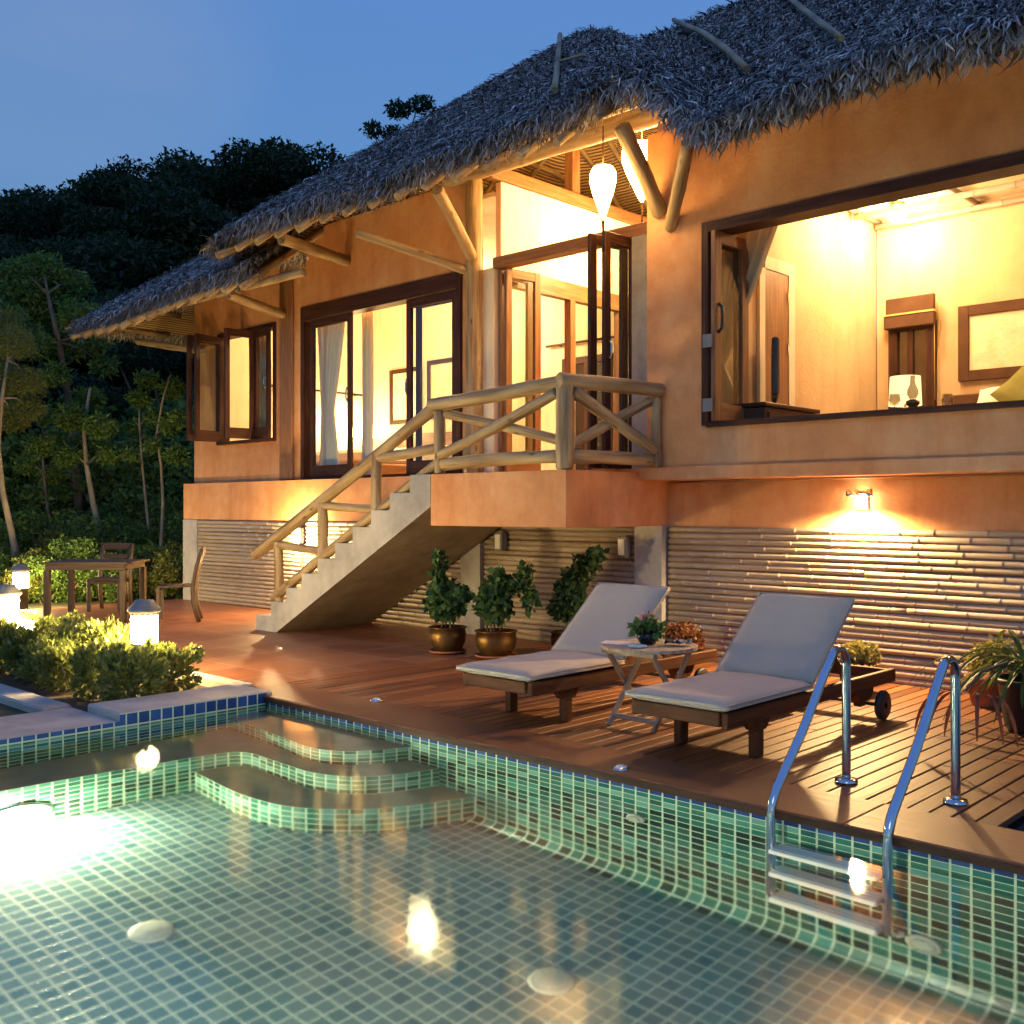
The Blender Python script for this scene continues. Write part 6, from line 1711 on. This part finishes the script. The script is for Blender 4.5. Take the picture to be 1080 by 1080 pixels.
def place_far(px, D, top_y=None, sc_=1.0):
    global cnt
    k = cnt % 4; cnt += 1
    p = atD(px, D); z = float(hill_h(p.x, p.y))
    if top_y is not None:
        ztop = H + (538 - top_y) / FX * D
        sc_ = max(0.35, (ztop - z) / 8.7)
    s3 = (min(sc_, 1.35) * random.uniform(0.95, 1.2), min(sc_, 1.35) * random.uniform(0.95, 1.2), sc_)
    if first[k]:
        first[k] = False; t = protos[k]; t.location = (p.x, p.y, z); t.scale = s3; t.rotation_euler = (0, 0, random.uniform(0, 6))
    else:
        t = copy_thing(protos[k], (p.x, p.y, z), random.uniform(0, 6.28), s3)
sky_line = [(-340, 240), (-290, 232), (-240, 225), (-190, 222), (-150, 214), (-110, 210), (-70, 205), (-25, 212), (10, 208), (45, 212), (75, 204), (105, 203), (135, 190), (170, 184), (205, 176), (240, 164), (275, 165), (310, 168), (340, 185), (375, 190), (430, 200)]
for px, y in sky_line: place_far(px, random.uniform(44, 50), y + random.uniform(-2, 4))
for px in range(-350, 400, 52): place_far(px + random.uniform(-12, 12), random.uniform(34, 38), random.uniform(235, 275) - (px > 150) * 35)
for px in range(-360, 330, 50): place_far(px + random.uniform(-10, 10), random.uniform(26, 29), random.uniform(300, 360))
for px in range(-40, 260, 52): place_far(px + random.uniform(-10, 10), random.uniform(21.5, 23.5), random.uniform(390, 450))
# a tall thin tree far behind the roof
p = atD(412, 52)
cs = [(-0.9, 0, 16.2), (0.4, 0, 17.2), (1.5, 0.3, 17.6), (0.1, 0, 16.0), (-0.2, 0, 15.0)]; rs = [(0.55, 0.5, 0.38), (0.7, 0.6, 0.45), (0.75, 0.6, 0.42), (0.6, 0.6, 0.4), (0.8, 0.8, 0.5)]
t = tree_proto('tall thin tree whose tufted top shows above the thatch', cs, rs, 2600, 0.2, 'leaf_far', [(Vector((0, 0, 0)), 0.25), (Vector((0, 0, 9)), 0.18), (Vector((-0.1, 0, 16)), 0.05)], [[(Vector((0, 0, 13)), 0.06), (Vector((1.3, 0.2, 17.3)), 0.03)], [(Vector((0, 0, 13.5)), 0.06), (Vector((-0.9, 0, 16.2)), 0.03)]])
zt = H + (538 - 112) / FX * 52
t.location = (p.x, p.y, zt - 17.4); t.rotation_euler = (0, 0, R(YAW))
# nearer trees on the left, lit by the lamps
def near_tree(px, D, label, trunk_px, blobs, n, size, mat, bark='bark_pale', tr=0.05, droop=0.2, aspect=0.35):
    """trunk_px: list of (px, py); blobs: (px, py, radius px)"""
    base = atD(px, D)
    b0 = base.copy(); b0.z = -0.08
    t = empty('tree', b0, 0, label, 'tree', None)
    def P3(x, y, dd=0.0):
        d = ray(x, y); q = d * (D + dd)
        return Vector((q[0] - b0.x, q[1] - b0.y, H + q[2] - b0.z))
    b = MB()
    pts = [Vector((0, 0, -0.1))] + [P3(x, y) for x, y in trunk_px]
    m = len(pts)
    b.tube(pts, [tr * (1.15 - 0.75 * k / (m - 1)) for k in range(m)], 9, True, 0.06)
    cs = []; rs = []
    for x, y, r in blobs:
        dd = random.uniform(-0.9, 0.9); c = P3(x, y, dd); q = r / FX * D
        cs.append(tuple(c)); rs.append((q, q, q * 0.75))
        if random.random() < 0.75:
            a = min(pts[1:], key=lambda v: (v - c).length)
            b.tube([a, a.lerp(c, 0.5) + Vector((0, 0, 0.08)), c], [tr * 0.35, tr * 0.25, tr * 0.1], 6)
    b.build('trunk', M[bark], t)
    V, F, rn = leaves(blob_points(cs, rs, n), size, 0.6, aspect, droop)
    np_obj('crown', V, F, M[mat], t, rnd=rn)
    return t
near_tree(88, 19.5, 'rounded green tree left of the villa roof, standing before the dark wood', [(82, 520), (74, 430), (62, 360), (50, 310)],
          [(45, 285, 26), (75, 300, 22), (20, 310, 26), (50, 325, 30), (85, 335, 24), (5, 340, 28), (30, 360, 24), (68, 365, 22), (100, 360, 16), (110, 385, 14), (-25, 320, 30), (58, 395, 16), (15, 285, 16)], 13000, 0.11, 'leaf_tree', 'bark', 0.09)
near_tree(21, 16.5, 'slender pale trunk tree with yellow green feathery crown at the left edge', [(15, 575), (3, 520), (-2, 470), (2, 420), (8, 380)],
          [(10, 360, 24), (28, 400, 20), (5, 400, 26), (32, 430, 17), (12, 440, 22), (-18, 380, 28), (-22, 430, 26), (25, 370, 14), (40, 412, 10), (8, 335, 14)], 13000, 0.075, 'leaf_yel', 'bark_pale', 0.055, 0.35, 0.18)
near_tree(112, 18.0, 'leaning bare trunked young tree behind the garden chair', [(105, 560), (98, 530), (91, 490), (88, 450), (95, 410)],
          [(90, 470, 18), (75, 440, 18), (105, 450, 16), (115, 480, 12), (70, 480, 14), (95, 420, 16)], 5500, 0.085, 'leaf_tree', 'bark_pale', 0.06)
near_tree(164, 17.5, 'thin straight sapling left of the villa corner', [(158, 570), (154, 530), (150, 490), (147, 450), (147, 410)],
          [(147, 420, 12), (140, 450, 10), (155, 400, 12), (160, 440, 10), (138, 480, 8)], 2400, 0.08, 'leaf_tree', 'bark_pale', 0.028)
near_tree(168, 17.0, 'forked sapling close to the villa corner', [(170, 575), (172, 530), (170, 490), (165, 460), (172, 420), (180, 395)],
          [(168, 440, 12), (182, 410, 14), (178, 450, 10), (186, 480, 12), (190, 440, 10), (160, 470, 8)], 2800, 0.08, 'leaf_tree', 'bark_pale', 0.03)
near_tree(62, 18.5, 'thin crooked sapling behind the dining table', [(57, 570), (50, 535), (46, 500), (44, 460)],
          [(42, 470, 14), (55, 500, 14), (30, 490, 14), (48, 440, 12), (60, 460, 10)], 3200, 0.08, 'leaf_tree', 'bark', 0.035)
# undergrowth along the terrace edge
def under_proto(k, mat):
    t = empty('bush', (0, 0, 0), 0, 'leafy undergrowth bush at the edge of the terrace', 'bush', 'undergrowth along the terrace edge')
    cs, rs = rand_crown(1.3, 0.75, 10, 0.12, (0.2, 0.32), 80 + k)
    P = blob_points(cs, rs, 4600)
    V, F, rn = leaves(P, 0.068, 0.6, 0.45, 0.1)
    np_obj('foliage', V, F, M[mat], t, rnd=rn)
    stems(t, [tuple(c) for c in cs[:6]], 0.02, -0.05, 'bark', 'stem', 0.1)
    return t
up = [under_proto(0, 'leaf_tree'), under_proto(1, 'leaf_yel'), under_proto(2, 'leaf_tree')]
uf = [True] * 3; i = 0
for D, ylist in ((20.6, range(-60, 205, 24)), (22.0, range(-60, 205, 26)), (15.9, range(-20, 200, 24)), (17.6, range(-40, 215, 26)), (19.4, range(-30, 215, 30))):
    for px in ylist:
        p = atD(px + random.uniform(-7, 7), D + random.uniform(-0.4, 0.4)); k = i % 3; i += 1
        if p.x > -14.7: continue
        s = random.uniform(0.75, 1.1) * (0.7 if D < 16.5 else (1.0 if D < 18.5 else (1.35 if D < 20 else (2.2 if D < 21.5 else 3.1))))
        if uf[k]:
            uf[k] = False; t = up[k]; t.location = (p.x, p.y, -0.08); t.scale = (s,) * 3
        else:
            copy_thing(up[k], (p.x, p.y, -0.08), random.uniform(0, 6.28), s)
